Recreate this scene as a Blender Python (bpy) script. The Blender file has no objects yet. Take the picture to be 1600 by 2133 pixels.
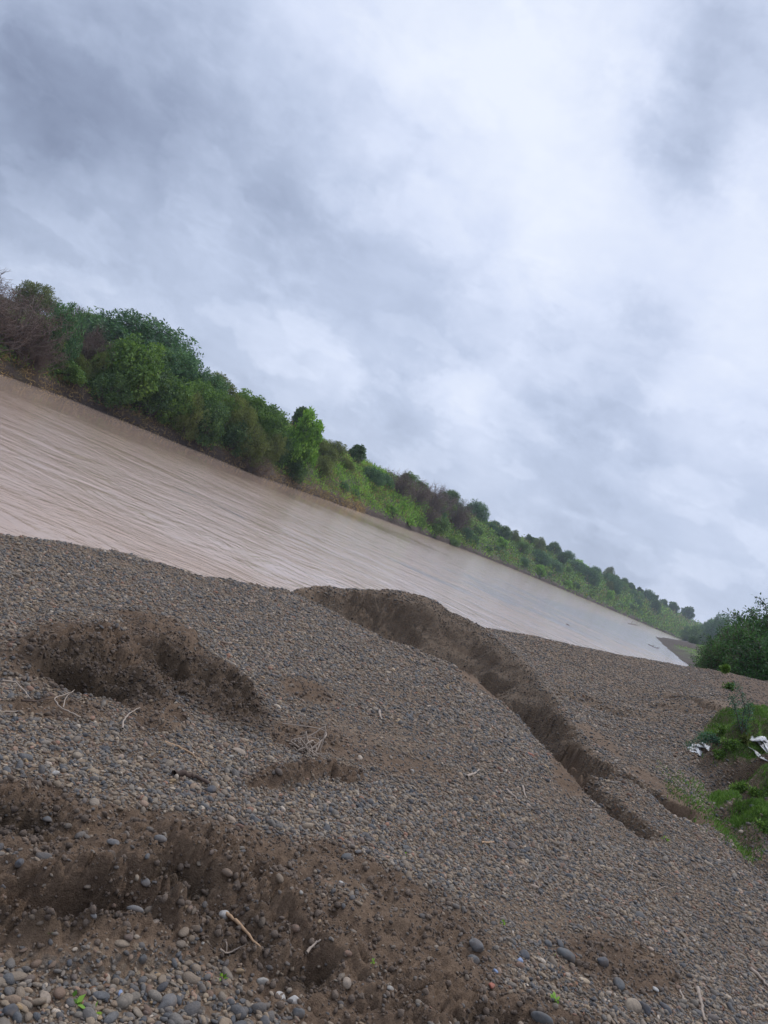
import bpy, math
import numpy as np
from mathutils import Matrix, Vector

S = bpy.context.scene
# cloud masses tuned against the photograph: (photo u, v, radius px, brightness)
SKY_BLOBS = [
    (60, 300, 150, -0.34), (-140, 300, 240, -0.08), (230, 230, 150, -0.20), (400, 210, 150, -0.15), (560, 350, 120, -0.09), (700, 560, 130, -0.03),
    (60, 480, 120, 0.16), (300, 430, 110, 0.06), (450, 10, 150, 0.10), (120, 20, 140, 0.14), (250, 620, 150, .04),
    (1080, 130, 200, 0.22), (1150, 330, 150, 0.22), (800, 40, 150, 0.14), (1560, 580, 170, 0.24), (1130, 570, 110, 0.15), (860, 300, 150, .10), (1250, 30, 120, .1), (700, 780, 260, .04),
    (1430, 200, 110, -0.16), (1370, 360, 80, -0.26), (1560, 130, 120, -0.12), (1540, 360, 90, .10), (1300, 520, 100, .08),
    (740, 480, 110, -0.05), (1300, 740, 120, -0.16), (960, 680, 100, -0.12), (810, 860, 50, -0.14), (930, 830, 70, 0.20), (1262, 930, 36, 0.18), (680, 780, 35, .14), (510, 680, 60, .08),
    (640, 690, 130, 0.03), (740, 920, 120, -0.02), (1170, 960, 120, -.03), (1000, 760, 160, .05), (1330, 1130, 140, -0.05), (1540, 860, 130, 0.10), (1520, 1060, 100, .06), (1040, 1080, 80, .04),
    (2000, 400, 300, 0.15), (-500, 800, 250, -.05),
]
SKY_RAMP = [(0.0, (0.215, 0.258, 0.375)), (0.18, (0.295, 0.350, 0.490)), (0.36, (0.395, 0.462, 0.620)),
            (0.54, (0.520, 0.595, 0.770)), (0.74, (0.680, 0.750, 0.925)), (1.0, (0.82, 0.875, 0.99))]
SKY_HIGH, SKY_BACK = 2.5, 1.0
WATER_AMP = 0.38
HAZE = 0.00026
C = S.collection
rng = np.random.default_rng(7)

# ------------------------------------------------------------------ camera
H = 4.0                      # eye above the river surface (z = 0)
FPX = 1600.0
ROLL = math.radians(24.5)
DH = -26.0
PITCH = math.atan(26.0 / FPX)
Rv = Vector((1, 0, 0))
Fv = Vector((0, math.cos(PITCH), -math.sin(PITCH)))
Uv = Vector((0, math.sin(PITCH), math.cos(PITCH)))
Xi = Rv * math.cos(ROLL) + Uv * math.sin(ROLL)
Yi = -Rv * math.sin(ROLL) + Uv * math.cos(ROLL)
camd = bpy.data.cameras.new('camera')
camd.sensor_fit = 'HORIZONTAL'
camd.sensor_width = 36.0
camd.lens = 36.0 * FPX / 1600.0
camd.clip_start = 0.05
camd.clip_end = 6000
cam = bpy.data.objects.new('camera', camd)
C.objects.link(cam)
M = Matrix((Xi, Yi, -Fv)).transposed().to_4x4()
M.translation = Vector((0, 0, H))
cam.matrix_world = M
S.camera = cam
S.render.resolution_x = 768
S.render.resolution_y = 1024
S.view_settings.view_transform = 'Standard'
S.view_settings.look = 'None'
S.view_settings.exposure = 0.08
S.view_settings.gamma = 1.0
S.render.engine = 'CYCLES'
S.cycles.use_denoising = True
S.cycles.denoiser = 'OPENIMAGEDENOISE'
S.cycles.max_bounces = 6
S.cycles.diffuse_bounces = 3
S.cycles.glossy_bounces = 3
S.cycles.transmission_bounces = 3
S.cycles.volume_bounces = 0
S.cycles.transparent_max_bounces = 4
S.cycles.caustics_reflective = False
S.cycles.caustics_refractive = False
S.cycles.sample_clamp_indirect = 4

XiA, YiA, FvA = np.array(Xi), np.array(Yi), np.array(Fv)

def ray(u, v):
    a, b = u - 800.0, v - 1066.5
    d = XiA * a - YiA * b + FvA * FPX
    return d / np.linalg.norm(d)

def pt(u, v, y):
    """world point seen at photo pixel (u, v), at forward distance y"""
    d = ray(u, v)
    return np.array([0, 0, H]) + d * (y / d[1])

def on_water(u, v):
    d = ray(u, v)
    return np.array([0, 0, H]) + d * (-H / d[2])

def project(x, y, z):
    p = np.stack([x, y, z - H], -1)
    w = p @ FvA
    w = np.where(np.abs(w) < 1e-3, 1e-3, w)
    return 800 + FPX * (p @ XiA) / w, 1066.5 - FPX * (p @ YiA) / w

# ------------------------------------------------------------------ node helper
class NT:
    def __init__(s, tree):
        s.t = tree; s.t.nodes.clear()
    def n(s, typ, **kw):
        nd = s.t.nodes.new(typ)
        for k, v in kw.items():
            setattr(nd, k, v)
        return nd
    def set(s, sock, v):
        if v is None: return
        if isinstance(v, bpy.types.NodeSocket): s.t.links.new(v, sock)
        else: sock.default_value = v
    def math(s, op, a, b=None, c=None, clamp=False):
        nd = s.n('ShaderNodeMath', operation=op, use_clamp=clamp)
        s.set(nd.inputs[0], a); s.set(nd.inputs[1], b); s.set(nd.inputs[2], c)
        return nd.outputs[0]
    def vmath(s, op, a, b=None, scale=None):
        nd = s.n('ShaderNodeVectorMath', operation=op)
        s.set(nd.inputs[0], a); s.set(nd.inputs[1], b)
        if scale is not None: s.set(nd.inputs['Scale'], scale)
        return nd.outputs['Value'] if op in ('DOT_PRODUCT', 'LENGTH') else nd.outputs[0]
    def noise(s, vec, scale, detail=4, rough=0.55, dist=0.0, out='Fac'):
        nd = s.n('ShaderNodeTexNoise')
        s.set(nd.inputs['Vector'], vec); nd.inputs['Scale'].default_value = scale
        nd.inputs['Detail'].default_value = detail; nd.inputs['Roughness'].default_value = rough
        nd.inputs['Distortion'].default_value = dist
        return nd.outputs[out]
    def voronoi(s, vec, scale, feature='F1', out='Distance'):
        nd = s.n('ShaderNodeTexVoronoi', feature=feature)
        s.set(nd.inputs['Vector'], vec); nd.inputs['Scale'].default_value = scale
        return nd.outputs[out]
    def mapping(s, vec, scale=(1, 1, 1), rot=(0, 0, 0), loc=(0, 0, 0)):
        nd = s.n('ShaderNodeMapping')
        s.set(nd.inputs[0], vec); nd.inputs['Location'].default_value = loc
        nd.inputs['Rotation'].default_value = rot; nd.inputs['Scale'].default_value = scale
        return nd.outputs[0]
    def ramp(s, fac, stops, interp='LINEAR'):
        nd = s.n('ShaderNodeValToRGB')
        cr = nd.color_ramp; cr.interpolation = interp
        while len(cr.elements) < len(stops): cr.elements.new(0.5)
        for e, (p, c) in zip(cr.elements, stops):
            e.position = p; e.color = (*c, 1) if len(c) == 3 else c
        s.set(nd.inputs[0], fac)
        return nd.outputs[0]
    def mix(s, fac, a, b, blend='MIX'):
        nd = s.n('ShaderNodeMix', data_type='RGBA', blend_type=blend)
        s.set(nd.inputs[0], fac)
        for i, v in ((6, a), (7, b)):
            if isinstance(v, tuple) and len(v) == 3: v = (*v, 1)
            s.set(nd.inputs[i], v)
        return nd.outputs[2]
    def maprange(s, v, a, b, c=0.0, d=1.0, smooth=False):
        nd = s.n('ShaderNodeMapRange', clamp=True)
        if smooth: nd.interpolation_type = 'SMOOTHSTEP'
        s.set(nd.inputs[0], v)
        for i, k in enumerate((a, b, c, d)): nd.inputs[i + 1].default_value = k
        return nd.outputs[0]
    def attr(s, name, typ='GEOMETRY', out='Fac'):
        nd = s.n('ShaderNodeAttribute', attribute_name=name, attribute_type=typ)
        return nd.outputs[out]
    def bump(s, height, strength=1.0, dist=0.01, normal=None):
        nd = s.n('ShaderNodeBump')
        nd.inputs['Strength'].default_value = strength; nd.inputs['Distance'].default_value = dist
        s.set(nd.inputs['Height'], height); s.set(nd.inputs['Normal'], normal)
        return nd.outputs[0]

def lin(r, g, b):
    f = lambda c: (c / 255 / 12.92) if c <= 10 else ((c / 255 + 0.055) / 1.055) ** 2.4
    return (f(r), f(g), f(b))

def material(name):
    m = bpy.data.materials.new(name); m.use_nodes = True
    g = NT(m.node_tree)
    out = g.n('ShaderNodeOutputMaterial')
    bs = g.n('ShaderNodeBsdfPrincipled')
    g.t.links.new(bs.outputs[0], out.inputs[0])
    return m, g, bs, out

# ------------------------------------------------------------------ sky and sun
SUN_AZ, SUN_EL = math.radians(28), math.radians(52)     # azimuth clockwise from +Y
W = bpy.data.worlds.new('World'); S.world = W; W.use_nodes = True
g = NT(W.node_tree)
wout = g.n('ShaderNodeOutputWorld'); bg = g.n('ShaderNodeBackground')
g.t.links.new(bg.outputs[0], wout.inputs[0])
sky = g.n('ShaderNodeTexSky', sky_type='NISHITA', sun_disc=False)
sky.sun_elevation = SUN_EL; sky.sun_rotation = SUN_AZ; sky.altitude = 200
tc = g.n('ShaderNodeTexCoord').outputs['Generated']
wn = g.vmath('SUBTRACT', g.noise(tc, 2.2, 5, 0.6, out='Color'), (0.5, 0.5, 0.5))
wn2 = g.vmath('SUBTRACT', g.noise(tc, 9.0, 5, 0.65, out='Color'), (0.5, 0.5, 0.5))
dv = g.vmath('ADD', g.vmath('ADD', tc, g.vmath('SCALE', wn, scale=0.26)), g.vmath('SCALE', wn2, scale=0.12))
dv = g.vmath('NORMALIZE', dv)
# cloud masses: (photo u, v, radius px, brightness, stretch) given as sky directions
blobs = SKY_BLOBS
acc = None
for (u, v, r, amp) in blobs:
    d = ray(u, v); ang = r / FPX
    dot = g.vmath('DOT_PRODUCT', dv, tuple(d))
    e = g.math('EXPONENT', g.math('MULTIPLY', g.math('SUBTRACT', dot, 1.0), 1.0 / ang ** 2))
    acc = g.math('MULTIPLY_ADD', e, amp, acc if acc is not None else 0.0)
# layered cloud deck: project the direction on a flat layer so streaks converge at the horizon
sep = g.n('ShaderNodeSeparateXYZ'); g.set(sep.inputs[0], tc)
zz = g.math('ADD', g.math('MAXIMUM', sep.outputs[2], 0.0), 0.30)
cx = g.n('ShaderNodeCombineXYZ')
g.set(cx.inputs[0], g.math('DIVIDE', sep.outputs[0], zz)); g.set(cx.inputs[1], g.math('DIVIDE', sep.outputs[1], zz))
deck = g.mapping(cx.outputs[0], scale=(1.15, 1.5, 1), rot=(0, 0, 0.5))
n1 = g.math('SUBTRACT', g.noise(deck, 1.1, 8, 0.55, 0.25), 0.5)
n2 = g.math('SUBTRACT', g.noise(deck, 3.6, 8, 0.58, 0.3), 0.5)
n3 = g.math('SUBTRACT', g.noise(g.mapping(tc, scale=(1, 1, 1.7)), 5.0, 9, 0.6, 0.35), 0.5)
t = g.math('ADD', acc, 0.545)
t = g.math('MULTIPLY_ADD', n1, 0.16, t)
t = g.math('MULTIPLY_ADD', n2, 0.13, t)
n4 = g.math('SUBTRACT', g.noise(g.mapping(tc, scale=(1, 1, 1.5)), 15.0, 8, 0.62, 0.5), 0.5)
t = g.math('MULTIPLY_ADD', n3, 0.34, t)
t = g.math('MULTIPLY_ADD', n4, 0.22, t)
bil = g.noise(g.vmath('ADD', g.mapping(tc, scale=(1, 1, 2.0)), g.vmath('SCALE', wn2, scale=0.10)), 4.2, 7, 0.55, 0.0)
t = g.math('ADD', t, g.math('MULTIPLY', g.math('SUBTRACT', g.maprange(bil, .47, .56, 0, 1, True), .5), 0.085))
bil2 = g.noise(g.vmath('ADD', g.mapping(tc, scale=(1, 1, 2.2), loc=(3, 1, 2)), g.vmath('SCALE', wn2, scale=0.06)), 9.5, 6, 0.5, 0.0)
lowz = g.maprange(sep.outputs[2], .05, .4, 1, .25)
t = g.math('ADD', t, g.math('MULTIPLY', g.math('MULTIPLY', g.math('SUBTRACT', g.maprange(bil2, .50, .58, 0, 1, True), .35), 0.09), lowz))
cloud = g.ramp(t, SKY_RAMP)
# unseen sky overhead is brightened to add light on the ground
high = g.maprange(sep.outputs[2], 0.62, 0.95, 1.0, SKY_HIGH, True)
back = g.maprange(sep.outputs[1], 0.25, -0.5, 1.0, SKY_BACK, True)
cloud10 = g.vmath('SCALE', g.vmath('SCALE', cloud, scale=high), scale=g.math('MULTIPLY', back, 10.0))
bgc = g.mix(0.95, sky.outputs[0], cloud10)
g.set(bg.inputs[0], bgc); bg.inputs[1].default_value = 0.1

sd = bpy.data.lights.new('sun', 'SUN'); sd.energy = 1.5; sd.angle = math.radians(10); sd.color = (1.0, 0.955, 0.9)
sun = bpy.data.objects.new('sun', sd); C.objects.link(sun)
sdir = Vector((math.sin(SUN_AZ) * math.cos(SUN_EL), math.cos(SUN_AZ) * math.cos(SUN_EL), math.sin(SUN_EL)))
sun.rotation_euler = sdir.to_track_quat('Z', 'Y').to_euler()
sun.location = (0, 0, 60)
# ------------------------------------------------------------------ numpy noise
_perm = rng.permutation(65536).astype(np.int64)
def _h(ix, iy, seed):
    return _perm[(ix * 1619 + iy * 31337 + seed * 6971 + _perm[(ix & 4095) ^ ((iy * 7) & 65535)]) & 65535] / 65536.0
def vnoise(x, y, seed=0):
    ix, iy = np.floor(x).astype(np.int64), np.floor(y).astype(np.int64)
    fx, fy = x - ix, y - iy
    out = 0
    def gr(a, b):
        an = _h(ix + a, iy + b, seed) * 2 * np.pi
        return np.cos(an) * (fx - a) + np.sin(an) * (fy - b)
    sx = fx ** 3 * (fx * (fx * 6 - 15) + 10); sy = fy ** 3 * (fy * (fy * 6 - 15) + 10)
    a = gr(0, 0) * (1 - sx) + gr(1, 0) * sx
    b = gr(0, 1) * (1 - sx) + gr(1, 1) * sx
    return (a * (1 - sy) + b * sy) * 1.5          # about -1..1
def fbm(x, y, scale, octv=4, gain=0.5, seed=0, mode=None):
    s, amp, tot = 0, 1.0, 0.0
    f = scale
    for k in range(octv):
        n = vnoise(x * f + 17.3 * k, y * f - 9.1 * k, seed + k)
        if mode == 'billow': n = np.abs(n) * 2 - 0.5
        if mode == 'ridge': n = 1 - 2 * np.abs(n)
        s = s + n * amp; tot += amp; amp *= gain; f *= 2.03
    return s / tot
def sstep(a, b, x):
    t = np.clip((x - a) / (b - a), 0, 1)
    return t * t * (3 - 2 * t)

def new_obj(name, me, mats=(), parent=None, smooth=True):
    o = bpy.data.objects.new(name, me); C.objects.link(o)
    for m in mats: me.materials.append(m)
    if smooth: me.shade_smooth()
    if parent is not None: o.parent = parent
    return o
def tag(o, label=None, cat=None, group=None, kind=None):
    if label: o['label'] = label
    if cat: o['category'] = cat
    if group: o['group'] = group
    if kind: o['kind'] = kind
    return o
def np_mesh(name, V, F, n=4):
    """V (k,3), F (m,n) -> mesh"""
    me = bpy.data.meshes.new(name)
    V = np.asarray(V, np.float32); F = np.asarray(F, np.int32)
    me.vertices.add(len(V)); me.vertices.foreach_set('co', V.ravel())
    me.loops.add(F.size); me.loops.foreach_set('vertex_index', F.ravel())
    me.polygons.add(len(F)); me.polygons.foreach_set('loop_start', np.arange(len(F), dtype=np.int32) * n)
    me.update(calc_edges=True)
    return me
def add_attr(me, name, vals, domain='POINT'):
    a = me.attributes.new(name, 'FLOAT', domain); a.data.foreach_set('value', np.asarray(vals, np.float32).ravel())

# ------------------------------------------------------------------ gravel bank: height over (t = x/y, y)
def curve(pts):
    """pts (u, v, y) on a visible edge, or ('t', t, y, rel z) -> sorted arrays"""
    r = []
    for p in pts:
        if p[0] == 't': r.append(p[1:])
        else:
            q = pt(*p); r.append((q[0] / q[1], q[1], q[2] - H))
    r.sort(); return np.array(r)
TT = 't'
K = [
 curve([(TT, -3, 1.2, -1.5), (TT, 0, 1.2, -1.5), (TT, 3, 1.2, -1.5)]),
 curve([(TT, -3, 3.2, -1.52), (TT, -.5, 3.2, -1.52), (TT, .3, 3.3, -1.5), (TT, 3, 3.4, -1.5)]),
 # A: crest of the near mound
 curve([(TT, -3, 6, -1.3), (TT, -.6, 6.6, -1.62), (0, 1110, 7.0), (200, 1140, 8.0), (400, 1190, 9.2), (600, 1232, 10.8), (700, 1275, 10.6), (800, 1330, 10.0), (900, 1365, 9.8),
        (1000, 1410, 9.5), (1055, 1470, 8.7), (1110, 1530, 8.0), (1180, 1590, 7.4), (1230, 1650, 6.9), (1310, 1706, 6.4), (TT, .50, 6.0, -1.54), (TT, .56, 5.8, -1.5), (TT, 3, 5.5, -1.4)]),
 # gully near lip
 curve([(TT, -3, 7, -1.7), (TT, -.44, 7.8, -2.0), (TT, -.2, 10.0, -2.2), (TT, -.08, 10.95, -2.25), (TT, .07, 10.15, -2.35), (TT, .2, 9.65, -2.35), (TT, .26, 8.85, -2.35), (TT, .33, 7.8, -1.95),
        (TT, .37, 7.1, -1.72), (TT, .40, 6.75, -1.66), (TT, .45, 6.3, -1.60), (TT, .50, 6.2, -1.55), (TT, .56, 6.1, -1.51), (TT, 3, 6, -1.4)]),
 # gully floor, far side
 curve([(TT, -3, 10, -3.2), (TT, -.44, 9.6, -2.9), (TT, -.2, 11.4, -3.0), (TT, -.08, 11.6, -2.2), (TT, 0, 12.0, -2.35), (TT, .07, 12.4, -2.35), (TT, .175, 12.4, -2.35), (TT, .25, 11.0, -2.2), (TT, .30, 9.8, -2.2),
        (TT, .33, 9.2, -1.95), (TT, .37, 8.2, -1.68), (TT, .40, 7.7, -1.62), (TT, .45, 7.3, -1.58), (TT, .50, 7.2, -1.55), (TT, .56, 7.0, -1.5), (TT, 3, 7, -1.4)]),
 # B: top of the opposite wall
 curve([(TT, -3, 12, -4.2), (TT, -.44, 11.2, -3.9), (TT, -.2, 12.4, -3.6), (TT, -.085, 12.2, -2.6), (607, 1221, 11.9), (680, 1222, 12.6), (760, 1226, 13.4), (880, 1239, 14.2), (940, 1270, 14.4), (1000, 1302, 14.2),
        (1060, 1345, 13.2), (1120, 1402, 12.3), (1190, 1502, 10.3), (1240, 1568, 9.0), (1320, 1610, 8.5), (1400, 1652, 8.1), (TT, .52, 7.9, -1.53), (TT, .6, 7.5, -1.5), (TT, 3, 7.5, -1.4)]),
 # hollow beyond
 curve([(TT, -3, 14, -5), (TT, -.2, 14, -4.6), (TT, -.07, 14, -3.4), (TT, .02, 15, -2.3), (TT, .09, 15.4, -1.9), (TT, .2, 15.5, -1.7), (TT, .27, 14.5, -1.85), (TT, .33, 12.6, -1.88), (1300, 1520, 11.6), (1400, 1560, 10.9),
        (TT, .54, 9.6, -1.63), (TT, .62, 9.2, -1.52), (TT, .8, 9, -1.45), (TT, 3, 9, -1.3)]),
 # scarp foot / top
 curve([(TT, -3, 16, -5), (TT, -.07, 16, -4.2), (TT, .09, 17, -2.5), (TT, .2, 17, -1.9), (TT, .28, 17.5, -1.85), (TT, .38, 15.5, -1.75), (1450, 1470, 14.6), (1530, 1500, 13.0), (TT, .62, 12, -1.52), (TT, 3, 12, -1.3)]),
 # far crest against the river / right bank
 curve([(TT, -3, 19, -5.5), (TT, -.07, 19, -5), (TT, .09, 20, -3.8), (1000, 1304, 19.0), (1100, 1322, 20), (1200, 1345, 21), (1300, 1366, 23), (1430, 1387, 25), (1520, 1402, 26), (1600, 1420, 26), (TT, .8, 25, .1), (TT, 3, 25, .3)]),
 curve([(TT, -3, 24, -6), (TT, -.07, 24, -6), (TT, .09, 26, -5.5), (TT, .2, 27, -4.6), (TT, .3, 29, -4.4), (TT, .42, 36, -4.6), (TT, .5, 38, -2.0), (TT, .55, 38, -1.5), (TT, .8, 38, -.6), (TT, 3, 38, -.4)]),
 curve([(TT, -3, 60, -7), (TT, .35, 60, -7), (TT, .42, 60, -5.6), (TT, .5, 60, -3.2), (TT, .6, 60, -2.2), (TT, .8, 60, -1.6), (TT, 3, 60, -1.4)]),
]
tl = np.concatenate([np.linspace(-1.7, -.82, 60, endpoint=False), np.linspace(-.82, .86, 700), np.linspace(.87, 1.9, 60)])
NR = 1150
ly = np.linspace(math.log(0.9), math.log(60), NR)
yg = np.exp(ly)
Yk = np.stack([np.interp(tl, k[:, 0], k[:, 1]) for k in K])      # knots x columns
Zk = np.stack([np.interp(tl, k[:, 0], k[:, 2]) for k in K])
Zg = np.empty((NR, len(tl)))
for j in range(len(tl)):
    Zg[:, j] = np.interp(yg, Yk[:, j], Zk[:, j])
def blur(a, n, axis):
    k = np.hanning(n + 2)[1:-1]; k /= k.sum()
    p = n // 2
    pad = [(0, 0), (0, 0)]; pad[axis] = (p, p)
    b = np.pad(a, pad, mode='edge')
    o = 0
    for i, w in enumerate(k):
        sl = [slice(None)] * 2; sl[axis] = slice(i, i + a.shape[axis]); o = o + w * b[tuple(sl)]
    return o
Zg = blur(blur(Zg, 5, 0), 9, 1)
# ragged edges: the profile is looked up at slightly shifted places
_T, _Y = np.meshgrid(tl, yg); _X = _T * _Y
jw = np.clip((_Y - 5.5) / 1.5, 0, 1) * (1 - sstep(15, 19, _Y))
dt = (fbm(_X, _Y, .9, 3, .55, 201) * .018 + fbm(_X, _Y, 3.0, 3, .6, 202) * .003) * jw
dyl = (fbm(_X, _Y, 1.1, 3, .55, 203) * .030 + fbm(_X, _Y, 4.0, 4, .65, 204) * .014) * jw
def lookup(G, T, LY):
    fi = np.clip((LY - ly[0]) / (ly[1] - ly[0]), 0, NR - 1.001); i = fi.astype(int); fi = fi - i
    j = np.clip(np.searchsorted(tl, T.ravel()).reshape(T.shape), 1, len(tl) - 1) - 1; fj = np.clip((T - tl[j]) / (tl[j + 1] - tl[j]), 0, 1)
    return (G[i, j] * (1 - fj) + G[i, j + 1] * fj) * (1 - fi) + (G[i + 1, j] * (1 - fj) + G[i + 1, j + 1] * fj) * fi
Zg = lookup(Zg, _T + dt, np.log(_Y) + dyl)
T2, Y2 = np.meshgrid(tl, yg)
X2 = T2 * Y2
U2, V2 = project(X2, Y2, Zg + H)          # photo position of every ground point (for placing real bumps)

def ell(u, v, ru, rv, rot=0, soft=0.35, wob=0.25, back=1.0, relief=False):
    """soft ellipse footprint on the ground, centred on the ground point seen at (u, v)"""
    c, s = math.cos(math.radians(rot)), math.sin(math.radians(rot))
    du, dv_ = U2 - u, V2 - v
    a, b = (du * c + dv_ * s) / ru, (-du * s + dv_ * c) / rv
    b = np.where(b < 0, b / back, b)
    d = np.sqrt(a * a + b * b) + (WOBL if relief else WOB) * wob
    return 1 - sstep(1 - soft, 1 + soft, d)
WOB = fbm(X2, Y2, 1.7, 4, .6, 40)
WOBL = fbm(X2, Y2, 1.7, 2, .5, 40)
WOB2 = fbm(X2, Y2, 6, 3, .6, 50)

# mud (bare earth) mask ----------------------------------------------------
mud = np.zeros_like(Zg)
for e in [(190, 1385, 200, 55, 8), (330, 1350, 110, 60, 30), (440, 1440, 120, 50, 30), (640, 1440, 60, 20, 20), (590, 1625, 80, 18, -8),
          (715, 1618, 50, 14, 10), (180, 1760, 330, 90, 12), (60, 1690, 120, 60, 0), (160, 1900, 330, 110, 0), (480, 1850, 200, 120, 12), (420, 1740, 250, 40, 10),
          (600, 1960, 280, 110, 15), (880, 1990, 170, 120, 30), (760, 1830, 170, 50, 25), (700, 2090, 230, 60, 15), (1050, 2120, 260, 60, 15), (1290, 2010, 130, 50, 20),
          (1250, 1540, 60, 12, 38), (1380, 1640, 90, 12, 32), (1460, 1700, 80, 14, 30), (1190, 1600, 40, 60, 0), (1000, 1425, 60, 10, 35), (330, 1500, 60, 30, 0),
          (1575, 1440, 90, 30, 15), (1500, 1392, 90, 16, 15), (960, 1250, 30, 20, 0), (120, 1480, 120, 22, 5), (300, 1460, 90, 30, 20), (640, 1540, 90, 30, 10)]:
    mud = np.maximum(mud, ell(*e))
# cut faces of the gully show earth and fine grit
gx = np.gradient(Zg, axis=0) / np.gradient(Y2, axis=0)
steep = sstep(0.45, 1.1, np.abs(gx)) * (Y2 < 15) * .5
patch = sstep(.15, .55, fbm(X2, Y2, .55, 4, .55, 60)) * .8
mudm = np.clip(np.maximum(np.maximum(mud, patch), steep * .8), 0, 1)
band = fbm(X2 * .5 + Y2 * .35, Y2 * 1.1 - X2 * 1.0, .7, 4, .55, 70)

# real relief ---------------------------------------------------------------
D = np.zeros_like(Zg)
D += fbm(X2, Y2, .5, 4, .5, 1) * .035 * sstep(1, 4, Y2)
near = 1 - sstep(12, 22, Y2)
D += mudm * fbm(X2, Y2, 3.0, 4, .55, 5, 'billow') * .035
clod = fbm(X2, Y2, 9.0, 4, .6, 9, 'billow')
D += mud * np.clip(clod, -.3, 2) * .028 * (1 - sstep(6, 12, Y2))
D += fbm(X2, Y2, 24., 3, .6, 11) * .006 * (1 - sstep(4, 9, Y2))
# cracks in the dried mud
crk = fbm(X2, Y2, 4.5, 3, .6, 22, 'ridge')
D -= mud * sstep(.72, .9, crk) * .025 * (1 - sstep(5, 8, Y2))
def bump(u, v, ru, rv, rot, h, soft=.6, wob=.35, back=1.0):
    global D
    D += ell(u, v, ru, rv, rot, soft + (.20 if v > 1650 and u < 1100 else .06), wob, back, True) * h * (.72 if u < 1100 else 1)
# broken earth step on the left: the slope behind runs level to its rim, the front drops
bump(225, 1366, 165, 34, 8, .085, .18, .5, 2.2); bump(110, 1378, 110, 22, 2, .055, .18, .5, 2.0); bump(330, 1358, 60, 36, 40, .075, .2, .5, 1.6)
bump(215, 1345, 46, 22, -10, .035, .3); bump(40, 1392, 60, 16, 0, .05, .2, .5, 2)
bump(170, 1426, 80, 16, 16, -.26, .2, .5); bump(250, 1425, 50, 12, 12, -.09, .25, .5); bump(345, 1407, 38, 13, 20, -.22, .2, .5); bump(450, 1425, 70, 22, 35, .055, .2, .5, 1.8)
bump(440, 1442, 44, 12, 30, -.14, .3); bump(500, 1465, 70, 10, 35, -.05, .3); bump(590, 1458, 60, 7, 30, -.035)
bump(570, 1616, 90, 16, -8, .022, .22, .5, 1.8); bump(645, 1612, 30, 14, 0, .035, .3, .5, 1.5); bump(715, 1614, 46, 9, 10, .025, .3)
# broken ground at the bottom left
bump(180, 1842, 230, 30, 8, .07, .22, .6, 1.8); bump(160, 1905, 200, 36, -4, -.19, .25, .6); bump(30, 1720, 90, 26, 0, -.07, .3); bump(250, 1795, 150, 24, 12, .03)
bump(60, 1875, 60, 16, 0, -.05, .3); bump(355, 1832, 60, 22, 15, -.17, .3, .5); bump(420, 1790, 100, 30, 20, .07, .3, .5, 1.6); bump(400, 1866, 50, 18, 30, -.05, .3)
bump(250, 1985, 160, 36, -8, .07, .3, .6, 1.5); bump(560, 1895, 110, 45, 30, .05, .4); bump(480, 1930, 60, 20, 50, -.06, .35)
bump(640, 2022, 52, 24, -12, -.17, .25, .5); bump(705, 1995, 60, 24, 0, .05, .3); bump(760, 1895, 110, 36, 25, .04, .4, .5, 1.6); bump(650, 1940, 90, 30, 30, .03)
bump(320, 1935, 40, 16, 10, .05, .3); bump(90, 1960, 80, 20, 0, .03, .3); bump(1030, 2123, 80, 20, 0, -.07, .3); bump(1180, 2060, 60, 16, 20, -.025); bump(880, 1960, 80, 20, 30, .03, .3)
# clods: broken polygons of earth, each at its own height and tilt, with cracks between
def worley(x, y, f, seed):
    X, Y = x * f + fbm(x, y, f * .6, 2, .5, seed + 9) * .5, y * f + fbm(x, y, f * .6, 2, .5, seed + 19) * .5
    ix, iy = np.floor(X).astype(np.int64), np.floor(Y).astype(np.int64)
    F1 = np.full(X.shape, 9.); F2 = F1.copy(); ID = np.zeros(X.shape); DX = F1 * 0; DY = F1 * 0
    for a in (-1, 0, 1):
        for b in (-1, 0, 1):
            hx = _h(ix + a, iy + b, seed); px = a + ix + hx; py = b + iy + _h(ix + a, iy + b, seed + 1); d = np.hypot(X - px, Y - py)
            m = d < F1; F2 = np.where(m, F1, np.minimum(F2, d)); F1 = np.where(m, d, F1)
            ID = np.where(m, _h(ix + a, iy + b, seed + 2), ID); DX = np.where(m, X - px, DX); DY = np.where(m, Y - py, DY)
    return F1, F2, ID, DX, DY
ck = np.nonzero((mud > .04) & (Y2 < 8.5))
cxx, cyy = X2[ck], Y2[ck]
rough_zone = np.maximum.reduce([ell(150, 1900, 330, 75, 2), ell(420, 1840, 190, 90, 15), ell(560, 1960, 190, 70, 20), ell(230, 1400, 230, 50, 8), ell(450, 1445, 130, 46, 30), .8 * ell(620, 1625, 130, 30, 0), .6 * ell(60, 1710, 120, 50, 0), .7 * ell(850, 2070, 250, 60, 15)])[ck]
tot = 0
for f, amp, sd in ((4.2, .030, 401), (9.5, .030, 411), (19., .018, 421), (38., .008, 431)):
    F1, F2, ID, DX, DY = worley(cxx, cyy, f, sd)
    edge = sstep(.0, .22, F2 - F1)
    tot = tot + amp * edge * (.25 + ID) * (ID > .35) + amp * .5 * edge * (DX * (ID * 7 % 1 - .5) + DY * (ID * 13 % 1 - .5)) - amp * .45 * (1 - sstep(0, .12, F2 - F1)) * (ID > .25)
D[ck] += tot * mud[ck] * (.15 + .75 * rough_zone)
D += mud * (1 - sstep(6, 9, Y2)) * (np.clip(fbm(X2, Y2, 5.5, 3, .6, 120), -.6, .6) * .03)
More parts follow.
